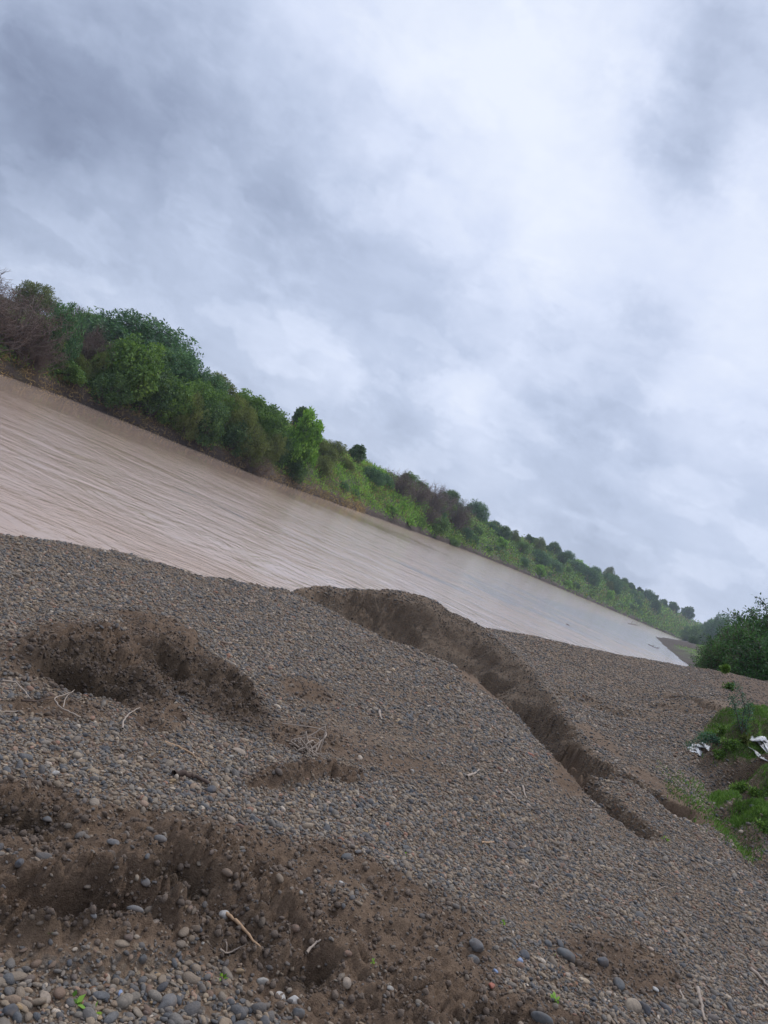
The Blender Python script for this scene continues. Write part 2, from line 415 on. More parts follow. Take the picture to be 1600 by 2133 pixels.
# gully notches and slumped block (metres, on the ground)
def carve(pts, w, depth, skew=0):
    global D
    q = [pt(*p) for p in pts]
    best = np.full_like(D, 9e9); par = np.zeros_like(D)
    for i in range(len(q) - 1):
        a, b = q[i][:2], q[i + 1][:2]; ab = b - a; L2 = ab @ ab
        tt = np.clip(((X2 - a[0]) * ab[0] + (Y2 - a[1]) * ab[1]) / L2, 0, 1)
        d = np.hypot(X2 - a[0] - tt * ab[0], Y2 - a[1] - tt * ab[1])
        m = d < best; best = np.where(m, d, best); par = np.where(m, (i + tt) / (len(q) - 1), par)
    best = best + WOB2 * w * .5 + fbm(X2, Y2, 9, 3, .6, 210) * w * .45
    D -= depth * (1 - sstep(w * .25, w, best)) * np.clip(np.sin(np.pi * np.clip(par, .02, .98)) * 2, 0, 1)
carve([(1150, 1560, 8.0), (1190, 1590, 7.6), (1215, 1630, 7.1), (1262, 1672, 6.75), (1318, 1712, 6.35), (1350, 1730, 6.1)], .20, .42)
carve([(1120, 1470, 10.4), (1190, 1530, 9.0), (1232, 1585, 8.3), (1285, 1612, 8.05), (1340, 1640, 7.75), (1400, 1664, 7.45), (1440, 1690, 7.2)], .27, .48)
carve([(1180, 1560, 8.4), (1225, 1600, 7.9), (1262, 1622, 7.6)], .24, .40)
carve([(800, 1320, 12.8), (850, 1345, 12.4), (900, 1350, 12.4)], .5, .5)
carve([(700, 1275, 12.6), (760, 1300, 12.9), (830, 1290, 13.3), (880, 1330, 12.9)], .45, .28)
carve([(960, 1390, 12.2), (1010, 1410, 11.9), (1060, 1400, 12.2)], .4, .4)
carve([(1060, 1440, 11.0), (1120, 1450, 10.9), (1180, 1530, 9.5)], .34, .3)
carve([(1380, 1436, 16.5), (1420, 1442, 16), (1480, 1455, 15.0), (1520, 1465, 14.2)], .34, .3)
carve([(1340, 1475, 14.8), (1400, 1478, 14.5), (1480, 1490, 13.8)], .25, .10)
carve([(1180, 1420, 14.5), (1240, 1455, 13.6), (1320, 1490, 13)], .6, .12)
carve([(1480, 1720, 8.2), (1540, 1790, 7.0), (1610, 1850, 6.0)], .22, .09)
bump(1310, 1650, 60, 22, 25, .07)
bump(720, 1240, 80, 10, 5, .06); bump(840, 1262, 60, 14, 20, .08); bump(920, 1300, 60, 16, 30, .1); bump(790, 1262, 40, 12, 10, -.06); bump(1010, 1350, 60, 14, 40, .08)
# grassy hummocks at the right edge
GR = [(1545, 1590, 70, 24, 10, .16), (1565, 1628, 90, 22, 12, .22), (1490, 1560, 40, 18, 10, .10), (1545, 1525, 60, 18, 5, .12), (1600, 1540, 60, 24, 0, .12), (1560, 1675, 60, 18, 20, .13),
      (1595, 1700, 50, 20, 20, .15), (1500, 1685, 30, 10, 20, .05), (1600, 1745, 60, 20, 20, .08), (1500, 1530, 36, 12, 0, .07), (1530, 1610, 60, 16, 10, .06), (1575, 1600, 60, 20, 20, .05), (1560, 1730, 50, 16, 20, .06), (1540, 1700, 40, 12, 20, .05)]
for e in GR: bump(*e[:5], e[5] * 1.7, .22, .55, 1.5)
bump(1530, 1655, 46, 12, 10, -.12, .5); bump(1580, 1700, 20, 9, 0, -.12, .5)
Zg = Zg + D + H
Zg[Y2 < 1.0] = np.minimum(Zg[Y2 < 1.0], 2.52)

grass = np.zeros_like(Zg)
for e in GR[:-1]: grass = np.maximum(grass, ell(e[0], e[1] - 4, e[2] * .95, e[3] * .9, e[4], .3, .5))
grass = np.maximum(grass, .16 * ell(1450, 1670, 90, 26, 42, .6, .6))
grass = np.maximum(grass, .3 * ell(1530, 1735, 60, 22, 35, .6, .6))
grass = grass * (1 - ell(1530, 1658, 50, 12, 10)) * (1 - ell(1592, 1575, 34, 22, 35))
redsoil = ell(1575, 1440, 110, 34, 15) * .7
sand = np.maximum.reduce([ell(1290, 1560, 60, 14, 38), .8 * ell(1380, 1630, 120, 20, 34), .8 * ell(1240, 1525, 40, 40, 45), .35 * ell(880, 1440, 240, 40, 32), .7 * ell(1330, 1580, 70, 14, 34)])
painted_shade = np.maximum.reduce([ell(150, 1925, 190, 45, -4), ell(350, 1840, 80, 30, 15), ell(30, 1720, 110, 40, 0), ell(640, 2035, 60, 26, -12), .95 * ell(190, 1418, 150, 34, 14), .9 * ell(345, 1408, 60, 22, 20), .7 * ell(440, 1450, 150, 50, 30),
                         .5 * ell(480, 1960, 100, 60, 10), .7 * ell(1030, 2123, 90, 24, 0), .8 * ell(1540, 1655, 60, 16, 10)])  # shade in pits and under rims, painted in as darker soil

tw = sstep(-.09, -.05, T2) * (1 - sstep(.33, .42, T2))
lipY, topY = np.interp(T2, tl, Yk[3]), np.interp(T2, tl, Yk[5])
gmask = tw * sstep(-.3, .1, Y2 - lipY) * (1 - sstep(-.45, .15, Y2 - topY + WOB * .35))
damp_shade = gmask * np.clip(.75 + .5 * WOB2, .3, 1)  # gully wall darkened: damp cut earth plus painted shade
painted_shade = np.maximum(painted_shade, damp_shade * .72)
def ground_hit(u, v, ymin=1.0, ymax=58):
    d = ray(u, v); t = d[0] / d[1]
    j = int(np.clip(np.searchsorted(tl, t), 1, len(tl) - 1)); w = (t - tl[j - 1]) / (tl[j] - tl[j - 1])
    z = Zg[:, j - 1] * (1 - w) + Zg[:, j] * w
    rz = H + yg * d[2] / d[1]
    m = np.nonzero((rz <= z) & (yg > ymin))[0]
    if len(m) == 0: return None
    i = m[0]
    return np.array([t * yg[i], yg[i], z[i]])
def ground_z(x, y):
    x = np.asarray(x, float); y = np.asarray(y, float)
    t = x / y
    fi = np.clip((np.log(y) - ly[0]) / (ly[1] - ly[0]), 0, NR - 1.001); i = fi.astype(int); fi = fi - i
    j = np.clip(np.searchsorted(tl, t), 1, len(tl) - 1) - 1; fj = np.clip((t - tl[j]) / (tl[j + 1] - tl[j]), 0, 1)
    def s(G): return (G[i, j] * (1 - fj) + G[i, j + 1] * fj) * (1 - fi) + (G[i + 1, j] * (1 - fj) + G[i + 1, j + 1] * fj) * fi
    return s
def samp(G, x, y):
    return ground_z(x, y)(G)

nT = len(tl)
Vt = np.stack([X2, Y2, Zg], -1).reshape(-1, 3)
ii, jj = np.meshgrid(np.arange(NR - 1), np.arange(nT - 1), indexing='ij')
b0 = (ii * nT + jj).ravel()
me = np_mesh('gravel_bank', Vt, np.stack([b0, b0 + 1, b0 + nT + 1, b0 + nT], -1))
for nm, a in (('mud', mudm), ('bare', mud), ('grass', grass), ('redsoil', redsoil), ('sand', sand), ('painted_shade', painted_shade), ('band', band * .5 + .5)):
    add_attr(me, nm, a)

m_ground, g, bs, out = material('gravel_and_mud')
tc = g.n('ShaderNodeTexCoord').outputs['Object']
a_mud, a_shade, a_sand, a_gr, a_red, a_bare = (g.attr(k) for k in ('mud', 'painted_shade', 'sand', 'grass', 'redsoil', 'bare'))
nA = g.noise(tc, 5, 6, .65); nB = g.noise(tc, 60, 4, .7)
soil = g.ramp(nA, [(.3, (0.089, 0.056, 0.036)), (.5, (0.156, 0.099, 0.062)), (.7, (0.221, 0.146, 0.091))])
soil = g.mix(g.math('MULTIPLY', nB, .55), soil, g.ramp(nB, [(.35, (0.063, 0.041, 0.026)), (.65, (0.264, 0.182, 0.114))]))
vor = g.n('ShaderNodeTexVoronoi', feature='F1'); g.set(vor.inputs['Vector'], tc); vor.inputs['Scale'].default_value = 55
vsep = g.n('ShaderNodeSeparateColor'); g.set(vsep.inputs[0], vor.outputs['Color'])
peb = g.ramp(vsep.outputs[0], [(0, (0.081, 0.077, 0.069)), (.25, (0.160, 0.144, 0.121)), (.45, (0.230, 0.182, 0.128)), (.65, (0.301, 0.218, 0.141)), (.82, (0.177, 0.113, 0.069)), (.93, (0.461, 0.363, 0.245)), (1, (0.353, 0.168, 0.093))])
peb = g.mix(g.maprange(vor.outputs['Distance'], .45, .75), peb, soil)
col = g.mix(g.maprange(a_mud, .25, .75), g.mix(.6, soil, peb), soil)
col = g.mix(g.math('MULTIPLY', a_sand, .38), col, g.mix(nB, (0.122, 0.083, 0.054), (0.230, 0.162, 0.109)))
col = g.mix(g.math('MULTIPLY', a_red, .8), col, g.mix(nA, (0.069, 0.045, 0.031), (0.129, 0.086, 0.058)))
col = g.mix(g.math('MULTIPLY', a_shade, .85), col, g.mix(nB, (0.039, 0.025, 0.014), (0.104, 0.070, 0.042)))  # soil colour darkened by the painted shade
col = g.mix(g.maprange(a_gr, .2, .7, 0, .8), col, g.mix(nB, (0.054, 0.070, 0.021), (0.097, 0.090, 0.036)))
g.set(bs.inputs['Base Color'], col)
g.set(bs.inputs['Roughness'], g.maprange(a_shade, 0, 1, .93, .8)); bs.inputs['Specular IOR Level'].default_value = .25
hgt = g.math('ADD', g.math('MULTIPLY', g.noise(tc, 45, 6, .7), 1.0), g.math('MULTIPLY', g.noise(tc, 180, 3, .7), .35))
hgt = g.math('ADD', hgt, g.math('MULTIPLY', g.math('SUBTRACT', .6, vor.outputs['Distance']), g.maprange(a_mud, .2, .8, .8, .1)))
g.set(bs.inputs['Normal'], g.bump(hgt, .9, .02))
o = new_obj('ground', me, [m_ground]); tag(o, kind='structure')

# ground under and behind the camera
me = bpy.data.meshes.new('ground_apron')
n = 40; xs = np.linspace(-60, 70, n); ys = np.linspace(-60, 1.6, n)
GX, GY = np.meshgrid(xs, ys); Z0 = 2.38 + fbm(GX, GY, .1, 3, .5, 3) * .1 - sstep(-6, -30, GX) * 3.2 + 0 * GX
ii, jj = np.meshgrid(np.arange(n - 1), np.arange(n - 1), indexing='ij'); b0 = (ii * n + jj).ravel()
me = np_mesh('ground_apron', np.stack([GX, GY, Z0], -1).reshape(-1, 3), np.stack([b0, b0 + 1, b0 + n + 1, b0 + n], -1))
for nm in ('mud', 'bare', 'grass', 'redsoil', 'sand', 'painted_shade', 'band'): add_attr(me, nm, np.zeros(n * n))
o = new_obj('ground', me, [m_ground]); tag(o, kind='structure')

# ------------------------------------------------------------------ river
me = bpy.data.meshes.new('river')
xs = [-400, -60, 0, 60, 150, 300, 900]; ys = [-80, 5, 20, 40, 80, 160, 320, 700, 1500]
GX, GY = np.meshgrid(xs, ys); nx = len(xs)
ii, jj = np.meshgrid(np.arange(len(ys) - 1), np.arange(nx - 1), indexing='ij'); b0 = (ii * nx + jj).ravel()
me = np_mesh('river', np.stack([GX, GY, GX * 0.0], -1).reshape(-1, 3), np.stack([b0, b0 + 1, b0 + nx + 1, b0 + nx], -1))
m_water, g, bs, out = material('muddy_river_water')
tc = g.n('ShaderNodeTexCoord').outputs['Object']
sp = g.n('ShaderNodeSeparateXYZ'); g.set(sp.inputs[0], tc); wx, wy = sp.outputs[0], sp.outputs[1]
g.set(bs.inputs['Base Color'], g.mix(g.noise(g.mapping(tc, scale=(.02, .05, 1)), 1, 3), (.37, .262, .192), (.44, .318, .238)))
wtc = tc; tc = g.vmath('ADD', tc, g.vmath('SCALE', g.vmath('SUBTRACT', g.noise(g.mapping(tc, scale=(.09, .12, 1)), 1.0, 3, .5, out='Color'), (.5, .5, .5)), scale=7.0))
streak = g.noise(g.mapping(tc, scale=(.035, .22, 1), rot=(0, 0, .25)), 1, 5, .6, .6)
# sheltered water along the wooded bank lies smooth
dl = g.math('ADD', g.math('MULTIPLY', g.math('ADD', wx, 35.0), -.886), g.math('MULTIPLY', g.math('SUBTRACT', wy, 66.0), .464))
lee = g.math('MULTIPLY', g.maprange(g.math('MULTIPLY_ADD', g.math('SUBTRACT', streak, .5), 16.0, dl), -20.0, -12.0, 0, 1, True), g.maprange(wy, 95.0, 135.0, 1, 0, True))
# bluish slick downstream: sky reflection painted as colour, ripples unchanged
ux = g.math('DIVIDE', g.math('ADD', g.math('MULTIPLY', g.math('SUBTRACT', wx, 66.0), .47), g.math('MULTIPLY', g.math('SUBTRACT', wy, 170.0), .88)), 112.0)
uy = g.math('DIVIDE', g.math('SUBTRACT', g.math('MULTIPLY', g.math('SUBTRACT', wx, 66.0), .88), g.math('MULTIPLY', g.math('SUBTRACT', wy, 170.0), .47)), 16.0)
rr = g.math('ADD', g.math('MULTIPLY', ux, ux), g.math('MULTIPLY', uy, uy))
slick = g.maprange(g.math('MULTIPLY_ADD', g.math('SUBTRACT', streak, .5), 5.0, rr), .55, 1.1, 1, 0, True)
calm = g.math('MULTIPLY_ADD', lee, -.96, 1.0)
lk = bs.inputs['Base Color'].links[0].from_socket
g.set(bs.inputs['Base Color'], g.mix(g.math('MULTIPLY', slick, .6), lk, (.19, .19, .20)))     # reflected sky tone painted into the water colour
rip1 = g.noise(g.mapping(tc, scale=(.62, 1.0, 1), rot=(0, 0, .10)), 1.0, 3, .55, .6)
rip2 = g.noise(g.mapping(tc, scale=(2.2, 3.0, 1), rot=(0, 0, -.12)), 1.0, 4, .6, .5)
rip3 = g.noise(g.mapping(tc, scale=(.10, .30, 1), rot=(0, 0, .2)), 1.0, 3, .5)
rip4 = g.noise(g.mapping(tc, scale=(5.0, 7.5, 1)), 1.0, 3, .6)
hh = g.math('ADD', g.math('ADD', g.math('MULTIPLY', rip1, .24), g.math('MULTIPLY', rip2, .10)), g.math('MULTIPLY', rip4, .022))
hh = g.math('MULTIPLY', hh, g.maprange(rip3, .3, .7, .45, 1.3))
hh = g.math('MULTIPLY', g.math('MULTIPLY', hh, calm), WATER_AMP)
g.set(bs.inputs['Normal'], g.bump(hh, 1.0, 1.0))
g.set(bs.inputs['Roughness'], g.maprange(calm, 0, 1, .05, .12)); bs.inputs['IOR'].default_value = 1.33
river = new_obj('river', me, [m_water]); tag(river, kind='structure')
# ------------------------------------------------------------------ pebbles
def ico(sub):
    import bmesh
    bm = bmesh.new(); bmesh.ops.create_icosphere(bm, subdivisions=sub, radius=1.0)
    V = np.array([v.co[:] for v in bm.verts]); F = np.array([[v.index for v in f.verts] for f in bm.faces]); bm.free()
    return V, F
def stone_verts(V, r, flat=.6, ang=.35):
    """a worn river pebble: cut by a few soft planes, then squashed"""
    P = V.copy()
    for k in range(7):
        n = r.normal(size=3); n /= np.linalg.norm(n); h = r.uniform(.62, .95)
        d = P @ n; m = d > h
        P[m] -= np.outer((d[m] - h) * (ang + .45), n)
    w = r.normal(size=(3, 3)) * 1.3; ph = r.uniform(0, 6, 3)
    P *= 1 + .05 * np.sin(P @ w + ph).sum(1)[:, None]
    P *= np.array([1, r.uniform(.68, .92), flat * r.uniform(.8, 1.15)])
    return P
PEB = [(0, (0.074, 0.084, 0.100)), (.10, (0.122, 0.135, 0.153)), (.24, (0.179, 0.178, 0.178)), (.40, (0.236, 0.216, 0.188)), (.56, (0.301, 0.250, 0.195)), (.70, (0.358, 0.290, 0.213)), (.80, (0.215, 0.142, 0.107)),
       (.86, (0.165, 0.162, 0.163)), (.92, (0.429, 0.371, 0.301)), (.955, (0.329, 0.162, 0.107)), (.972, (0.601, 0.540, 0.465)), (1, (0.372, 0.270, 0.151))]
m_peb, g, bs, out = material('river_pebbles')
tone = g.attr('tone', 'INSTANCER')
tco = g.n('ShaderNodeTexCoord').outputs['Object']
col = g.ramp(tone, [(p_, (.87 * q_[0], .81 * q_[1], .73 * q_[2])) for p_, q_ in PEB])
nz = g.noise(tco, 1.6, 5, .7)
col = g.mix(.75, col, g.mix(1.0, col, g.ramp(nz, [(.3, (.5, .5, .5)), (.7, (1.5, 1.45, 1.4))]), 'MULTIPLY'))
dust = g.attr('dust', 'INSTANCER')
col = g.mix(g.math('MULTIPLY', dust, g.maprange(nz, .3, .65)), col, (.120, .090, .067))
col = g.mix(g.attr('damp_shade', 'INSTANCER'), col, g.mix(1.0, col, (.38, .36, .34), 'MULTIPLY'))  # pebbles take the same painted shade, with damp on the gully wall
g.set(bs.inputs['Base Color'], col); bs.inputs['Roughness'].default_value = .78; bs.inputs['Specular IOR Level'].default_value = .3
g.set(bs.inputs['Normal'], g.bump(g.noise(tco, 5, 4, .7), .35, .1))

pebcol = bpy.data.collections.new('pebble_shapes')
Vi, Fi = ico(2); Vh, Fh = ico(3)
for k in range(14):
    r = np.random.default_rng(100 + k)
    me = np_mesh('pebble_shape', stone_verts(Vi, r, r.uniform(.45, .8)), Fi, 3); me.materials.append(m_peb); me.shade_smooth()
    po = bpy.data.objects.new('pebble_shape_%02d' % k, me); pebcol.objects.link(po)

def scatter(n, lt, ylo, yhi, mode):
    """mode 'log': uniform in t, ln y ; 'area': uniform over the ground"""
    if mode == 'log':
        y = np.exp(rng.uniform(math.log(ylo), math.log(yhi), n)); t = rng.uniform(-lt, lt, n)
    else:
        y = np.sqrt(rng.uniform(ylo ** 2, yhi ** 2, n)); t = rng.uniform(-lt, lt, n)
    return t * y, y
sets = []
def layer(n, lt, ylo, yhi, mode, size_fn, keep_gravel, keep_mud, sink, tonefn=None):
    x, y = scatter(n, lt, ylo, yhi, mode)
    Mx = samp(mudm, x, y); Bx = samp(mud, x, y); Gx = samp(grass, x, y)
    bandv = samp(band, x, y)
    p = keep_gravel * (1 - Mx) + keep_mud * Mx
    p = p * (1 - .55 * Bx) * (1 - .96 * sstep(.15, .5, Gx))
    p = p * (1 - .2 * samp(gmask, x, y)) * (1 - .5 * sstep(.1, .6, -bandv))
    z = samp(Zg, x, y)
    p = np.maximum(p, .8 * keep_gravel * sstep(14, 18, y) * (1 - samp(redsoil, x, y)))
    k = (rng.random(n) < p) & (z > .05)
    x, y, z, Mx, bandv = x[k], y[k], z[k], Mx[k], bandv[k]
    d = size_fn(y, len(y)) * (1 + .55 * np.clip(bandv, -.8, 1.2))
    d = np.minimum(d, .056 - .034 * samp(np.maximum(painted_shade, gmask), x, y))
    sets.append((x, y, z + d * .5 * sink, d * .5, Mx))
lg = lambda n, s: np.exp(rng.normal(0, s, n))
cl = vnoise  # clustering of the bigger stones happens through the band mask
layer(85000, .85, 1.2, 3.8, 'area', lambda y, n: np.maximum(.011, .0031 * y) * lg(n, .38), .95, .16, .25)
layer(400000, .85, 3.8, 34, 'log', lambda y, n: .0029 * y ** .92 * 1.1 * lg(n, .42), .95, .18, .3)
layer(22000, .85, 1.2, 4.5, 'area', lambda y, n: .021 * lg(n, .28), .8, .10, .2)
layer(60000, .85, 4.5, 14, 'area', lambda y, n: .024 * lg(n, .28), .45, .05, .2)
layer(3600, .85, 1.2, 6.5, 'area', lambda y, n: .034 * lg(n, .25), .55, .05, .1)
layer(5000, .85, 6.5, 16, 'area', lambda y, n: .034 * lg(n, .25), .35, .05, .1)
layer(1000, .85, 1.2, 3.0, 'area', lambda y, n: .042 * lg(n, .22), .6, .04, .05)
X_, Y_, Z_, R_, M_ = (np.concatenate([s[i] for s in sets]) for i in range(5))
N_ = len(X_)
me = bpy.data.meshes.new('gravel'); me.vertices.add(N_)
me.vertices.foreach_set('co', np.stack([X_, Y_, Z_], -1).astype(np.float32).ravel())
def vattr(name, arr, typ):
    a = me.attributes.new(name, typ, 'POINT')
    a.data.foreach_set('vector' if typ == 'FLOAT_VECTOR' else 'value', np.ascontiguousarray(arr).ravel())
vattr('rot', np.stack([rng.normal(0, .30, N_), rng.normal(0, .30, N_), rng.uniform(0, 6.283, N_)], -1).astype(np.float32), 'FLOAT_VECTOR')
sc3 = R_[:, None] * np.stack([rng.uniform(.95, 1.25, N_), rng.uniform(.8, 1.05, N_), rng.uniform(.75, 1.1, N_)], -1)
vattr('scl', sc3.astype(np.float32), 'FLOAT_VECTOR')
vattr('tone', rng.random(N_).astype(np.float32), 'FLOAT')
vattr('dust', np.clip(rng.uniform(0, .75, N_) + .55 * M_, 0, 1).astype(np.float32), 'FLOAT')
vattr('damp_shade', np.clip(samp(painted_shade, X_, Y_) * 1.1, 0, 1).astype(np.float32), 'FLOAT')
vattr('pick', rng.integers(0, 14, N_).astype(np.int32), 'INT')
gravel = new_obj('gravel', me, smooth=False); tag(gravel, 'grey, tan and blue river pebbles covering the bank', 'gravel', kind='stuff')
def instancer(o, coll):
    ng = bpy.data.node_groups.new('scatter_on_points', 'GeometryNodeTree')
    ng.interface.new_socket('Geometry', in_out='INPUT', socket_type='NodeSocketGeometry')
    ng.interface.new_socket('Geometry', in_out='OUTPUT', socket_type='NodeSocketGeometry')
    nd = ng.nodes.new; L = ng.links.new
    gi, go = nd('NodeGroupInput'), nd('NodeGroupOutput')
    iop = nd('GeometryNodeInstanceOnPoints'); ci = nd('GeometryNodeCollectionInfo')
    ci.inputs['Collection'].default_value = coll; ci.inputs['Separate Children'].default_value = True; ci.inputs['Reset Children'].default_value = True
    def na(name, typ):
        a = nd('GeometryNodeInputNamedAttribute'); a.data_type = typ; a.inputs['Name'].default_value = name
        return a.outputs['Attribute']
    L(gi.outputs[0], iop.inputs['Points']); L(ci.outputs[0], iop.inputs['Instance'])
    iop.inputs['Pick Instance'].default_value = True
    L(na('pick', 'INT'), iop.inputs['Instance Index']); L(na('scl', 'FLOAT_VECTOR'), iop.inputs['Scale'])
    e2r = nd('FunctionNodeEulerToRotation'); L(na('rot', 'FLOAT_VECTOR'), e2r.inputs[0]); L(e2r.outputs[0], iop.inputs['Rotation'])
    L(iop.outputs[0], go.inputs[0])
    md = o.modifiers.new('scatter', 'NODES'); md.node_group = ng
instancer(gravel, pebcol)

# crumbs of broken mud
m_crumb, g, bs, out = material('crumbled_mud')
tco = g.n('ShaderNodeTexCoord').outputs['Object']
g.set(bs.inputs['Base Color'], g.mix(g.attr('tone', 'INSTANCER'), (.080, .056, .040), (.175, .127, .090))); bs.inputs['Roughness'].default_value = .95
g.set(bs.inputs['Normal'], g.bump(g.noise(tco, 2, 4, .7), .4, .12))
crc = bpy.data.collections.new('crumb_shapes'); Vc, Fc = ico(1)
for k in range(8):
    r = np.random.default_rng(300 + k); P = Vc * (1 + .20 * r.normal(size=(len(Vc), 1))); P = P * [1, r.uniform(.7, 1), r.uniform(.6, .9)]
    me = np_mesh('crumb_shape', P, Fc, 3); me.materials.append(m_crumb)
    crc.objects.link(bpy.data.objects.new('crumb_shape_%02d' % k, me))
cs = []
for n, lo, hi, sz in ((110000, 1.2, 5.5, .0045), (30000, 1.2, 6, .0085), (2600, 1.2, 6, .014)):
    x, y = scatter(n, .85, lo, hi, 'area'); w = samp(mud, x, y) * np.clip(.45 + 1.2 * samp(WOB2, x, y) + .7 * samp(painted_shade, x, y), .03, 1); k = rng.random(n) < w
    x, y = x[k], y[k]; cs.append((x, y, samp(Zg, x, y), np.minimum(sz * lg(len(x), .4), .017), samp(painted_shade, x, y)))
x, y = scatter(30000, .5, 6.5, 15, 'area'); k = rng.random(30000) < samp(gmask, x, y) * .35; x, y = x[k], y[k]; cs.append((x, y, samp(Zg, x, y), np.minimum(.009 * lg(len(x), .5), .022), samp(painted_shade, x, y)))
X_, Y_, Z_, R_, W_ = (np.concatenate([c[i] for c in cs]) for i in range(5)); N_ = len(X_)
me = bpy.data.meshes.new('mud_crumbs'); me.vertices.add(N_); me.vertices.foreach_set('co', np.stack([X_, Y_, Z_ + R_ * .3], -1).astype(np.float32).ravel())
vattr('rot', rng.uniform(0, 6.28, (N_, 3)).astype(np.float32), 'FLOAT_VECTOR'); vattr('scl', np.repeat(R_[:, None], 3, 1).astype(np.float32), 'FLOAT_VECTOR')
vattr('tone', np.clip(rng.uniform(.15, 1, N_) - .55 * W_, 0, 1).astype(np.float32), 'FLOAT'); vattr('pick', rng.integers(0, 8, N_).astype(np.int32), 'INT')  # crumb tone drops where shade is painted into the soil
o = new_obj('mud_crumbs', me, smooth=False); tag(o, 'crumbs and clods of broken brown mud', 'mud', kind='stuff'); instancer(o, crc)
# ------------------------------------------------------------------ far bank
SH = np.array([(-62, -80), (-58, -20), (-55, 10), (-50, 36), (-42, 52), (-35, 66), (-33.4, 76), (-29.7, 82), (-21.4, 91), (-16, 97), (-13, 108), (-6, 128), (.6, 152), (7.1, 168), (17, 200), (31, 240), (69, 320),
               (122, 402), (166, 468), (210, 530), (251, 592), (330, 700), (420, 800), (640, 1000)], float)
sl = np.concatenate([[0], np.cumsum(np.hypot(*np.diff(SH, axis=0).T))])
ss = np.concatenate([np.linspace(0, 130, 90, endpoint=False), np.linspace(130, 330, 420, endpoint=False), np.linspace(330, sl[-1], 420)])
BX, BY = blur(np.interp(ss, sl, SH[:, 0])[:, None], 21, 0)[:, 0], blur(np.interp(ss, sl, SH[:, 1])[:, None], 21, 0)[:, 0]
wob = fbm(ss, ss * 0, .12, 3, .5, 33) * .7
tx, ty = np.gradient(BX), np.gradient(BY); tn = np.hypot(tx, ty); NX, NY = -ty / tn, tx / tn
NX, NY = blur(NX[:, None], 41, 0)[:, 0], blur(NY[:, None], 41, 0)[:, 0]
BX, BY = BX + NX * wob, BY + NY * wob
hy = [(-80, 5), (66, 5.0), (97, 5.6), (108, 8.0), (150, 8.6), (240, 9.8), (320, 11.6), (402, 13.6), (470, 15), (592, 16.5), (1000, 16)]
wy = [(-80, 9), (66, 9), (108, 11), (160, 14), (240, 18), (320, 26), (470, 38), (1000, 60)]
HT = np.interp(BY, *zip(*hy)); WD = np.interp(BY, *zip(*wy))
def prof(d, h, w, sc):
    """bank height at distance d inland; sc = height of the eroded foot"""
    foot = -.4 + (sc + .4) * sstep(0, 1.4, d + .1)
    return foot + (h - sc) * (1 - (1 - np.clip((d - 1.2) / w, 0, 1)) ** 1.6)
scv = .9 + .5 * fbm(ss, ss * 0 + 5, .05, 3, .5, 44)
dd = np.concatenate([np.linspace(-1.5, 4, 34), np.linspace(4.6, 30, 34), np.linspace(33, 160, 20)])
GXb = BX[:, None] + NX[:, None] * dd; GYb = BY[:, None] + NY[:, None] * dd
Zb = prof(dd[None, :], HT[:, None], WD[:, None], scv[:, None])
rough = sstep(.3, 4, dd)[None, :]
Zb = Zb + fbm(GXb, GYb, .16, 4, .55, 35) * .9 * sstep(2, 10, dd)[None, :] + fbm(GXb, GYb, .9, 4, .6, 36, 'ridge') * .28 * sstep(-.3, .8, dd)[None, :]
Zb = np.where(dd[None, :] < -.9, np.minimum(Zb, -.6), Zb)
def bank_z(x, y):
    x, y = np.atleast_1d(x), np.atleast_1d(y)
    i = np.argmin((x[:, None] - BX) ** 2 + (y[:, None] - BY) ** 2, 1)
    d = (x - BX[i]) * NX[i] + (y - BY[i]) * NY[i]
    z = prof(d, HT[i], WD[i], scv[i])
    return np.where(d < -.2, 0.0, z), d
def bank_hit(u, v, ymax=900):
    dr = ray(u, v); y = np.exp(np.linspace(math.log(45), math.log(ymax), 900)); x = y * dr[0] / dr[1]
    z, d = bank_z(x, y)
    m = np.nonzero((H + y * dr[2] / dr[1] <= z))[0]
    if len(m) == 0: return None
    return np.array([x[m[0]], y[m[0]], z[m[0]]])
ns, nd_ = Zb.shape
ii, jj = np.meshgrid(np.arange(ns - 1), np.arange(nd_ - 1), indexing='ij'); b0 = (ii * nd_ + jj).ravel()
me = np_mesh('far_bank', np.stack([GXb, GYb, Zb], -1).reshape(-1, 3), np.stack([b0, b0 + nd_, b0 + nd_ + 1, b0 + 1], -1))
add_attr(me, 'inland', np.broadcast_to(dd[None, :], Zb.shape))
m_bank, g, bs, out = material('bank_earth_and_grass')
tc = g.n('ShaderNodeTexCoord').outputs['Object']
inl = g.attr('inland')
n0 = g.noise(tc, .25, 5, .65); n1_ = g.noise(tc, 2.5, 5, .65)
earth = g.mix(n1_, (.060, .042, .033), (.17, .125, .095))
gras = g.ramp(n0, [(.3, (.055, .065, .028)), (.5, (.085, .10, .038)), (.68, (.17, .135, .075))])
gras = g.mix(g.math('MULTIPLY', n1_, .5), gras, (.05, .045, .025))
g.set(bs.inputs['Base Color'], g.mix(g.maprange(g.math('MULTIPLY_ADD', g.math('SUBTRACT', n0, .5), 5, inl), 1.1, 2.4), g.mix(g.maprange(inl, .2, 1.2, .65, 0), earth, (.035, .025, .019)), gras))
bs.inputs['Roughness'].default_value = .95; bs.inputs['Specular IOR Level'].default_value = .2
g.set(bs.inputs['Normal'], g.bump(g.noise(tc, 1.5, 7, .7), 1, .6))
o = new_obj('far_bank', me, [m_bank]); tag(o, kind='structure')

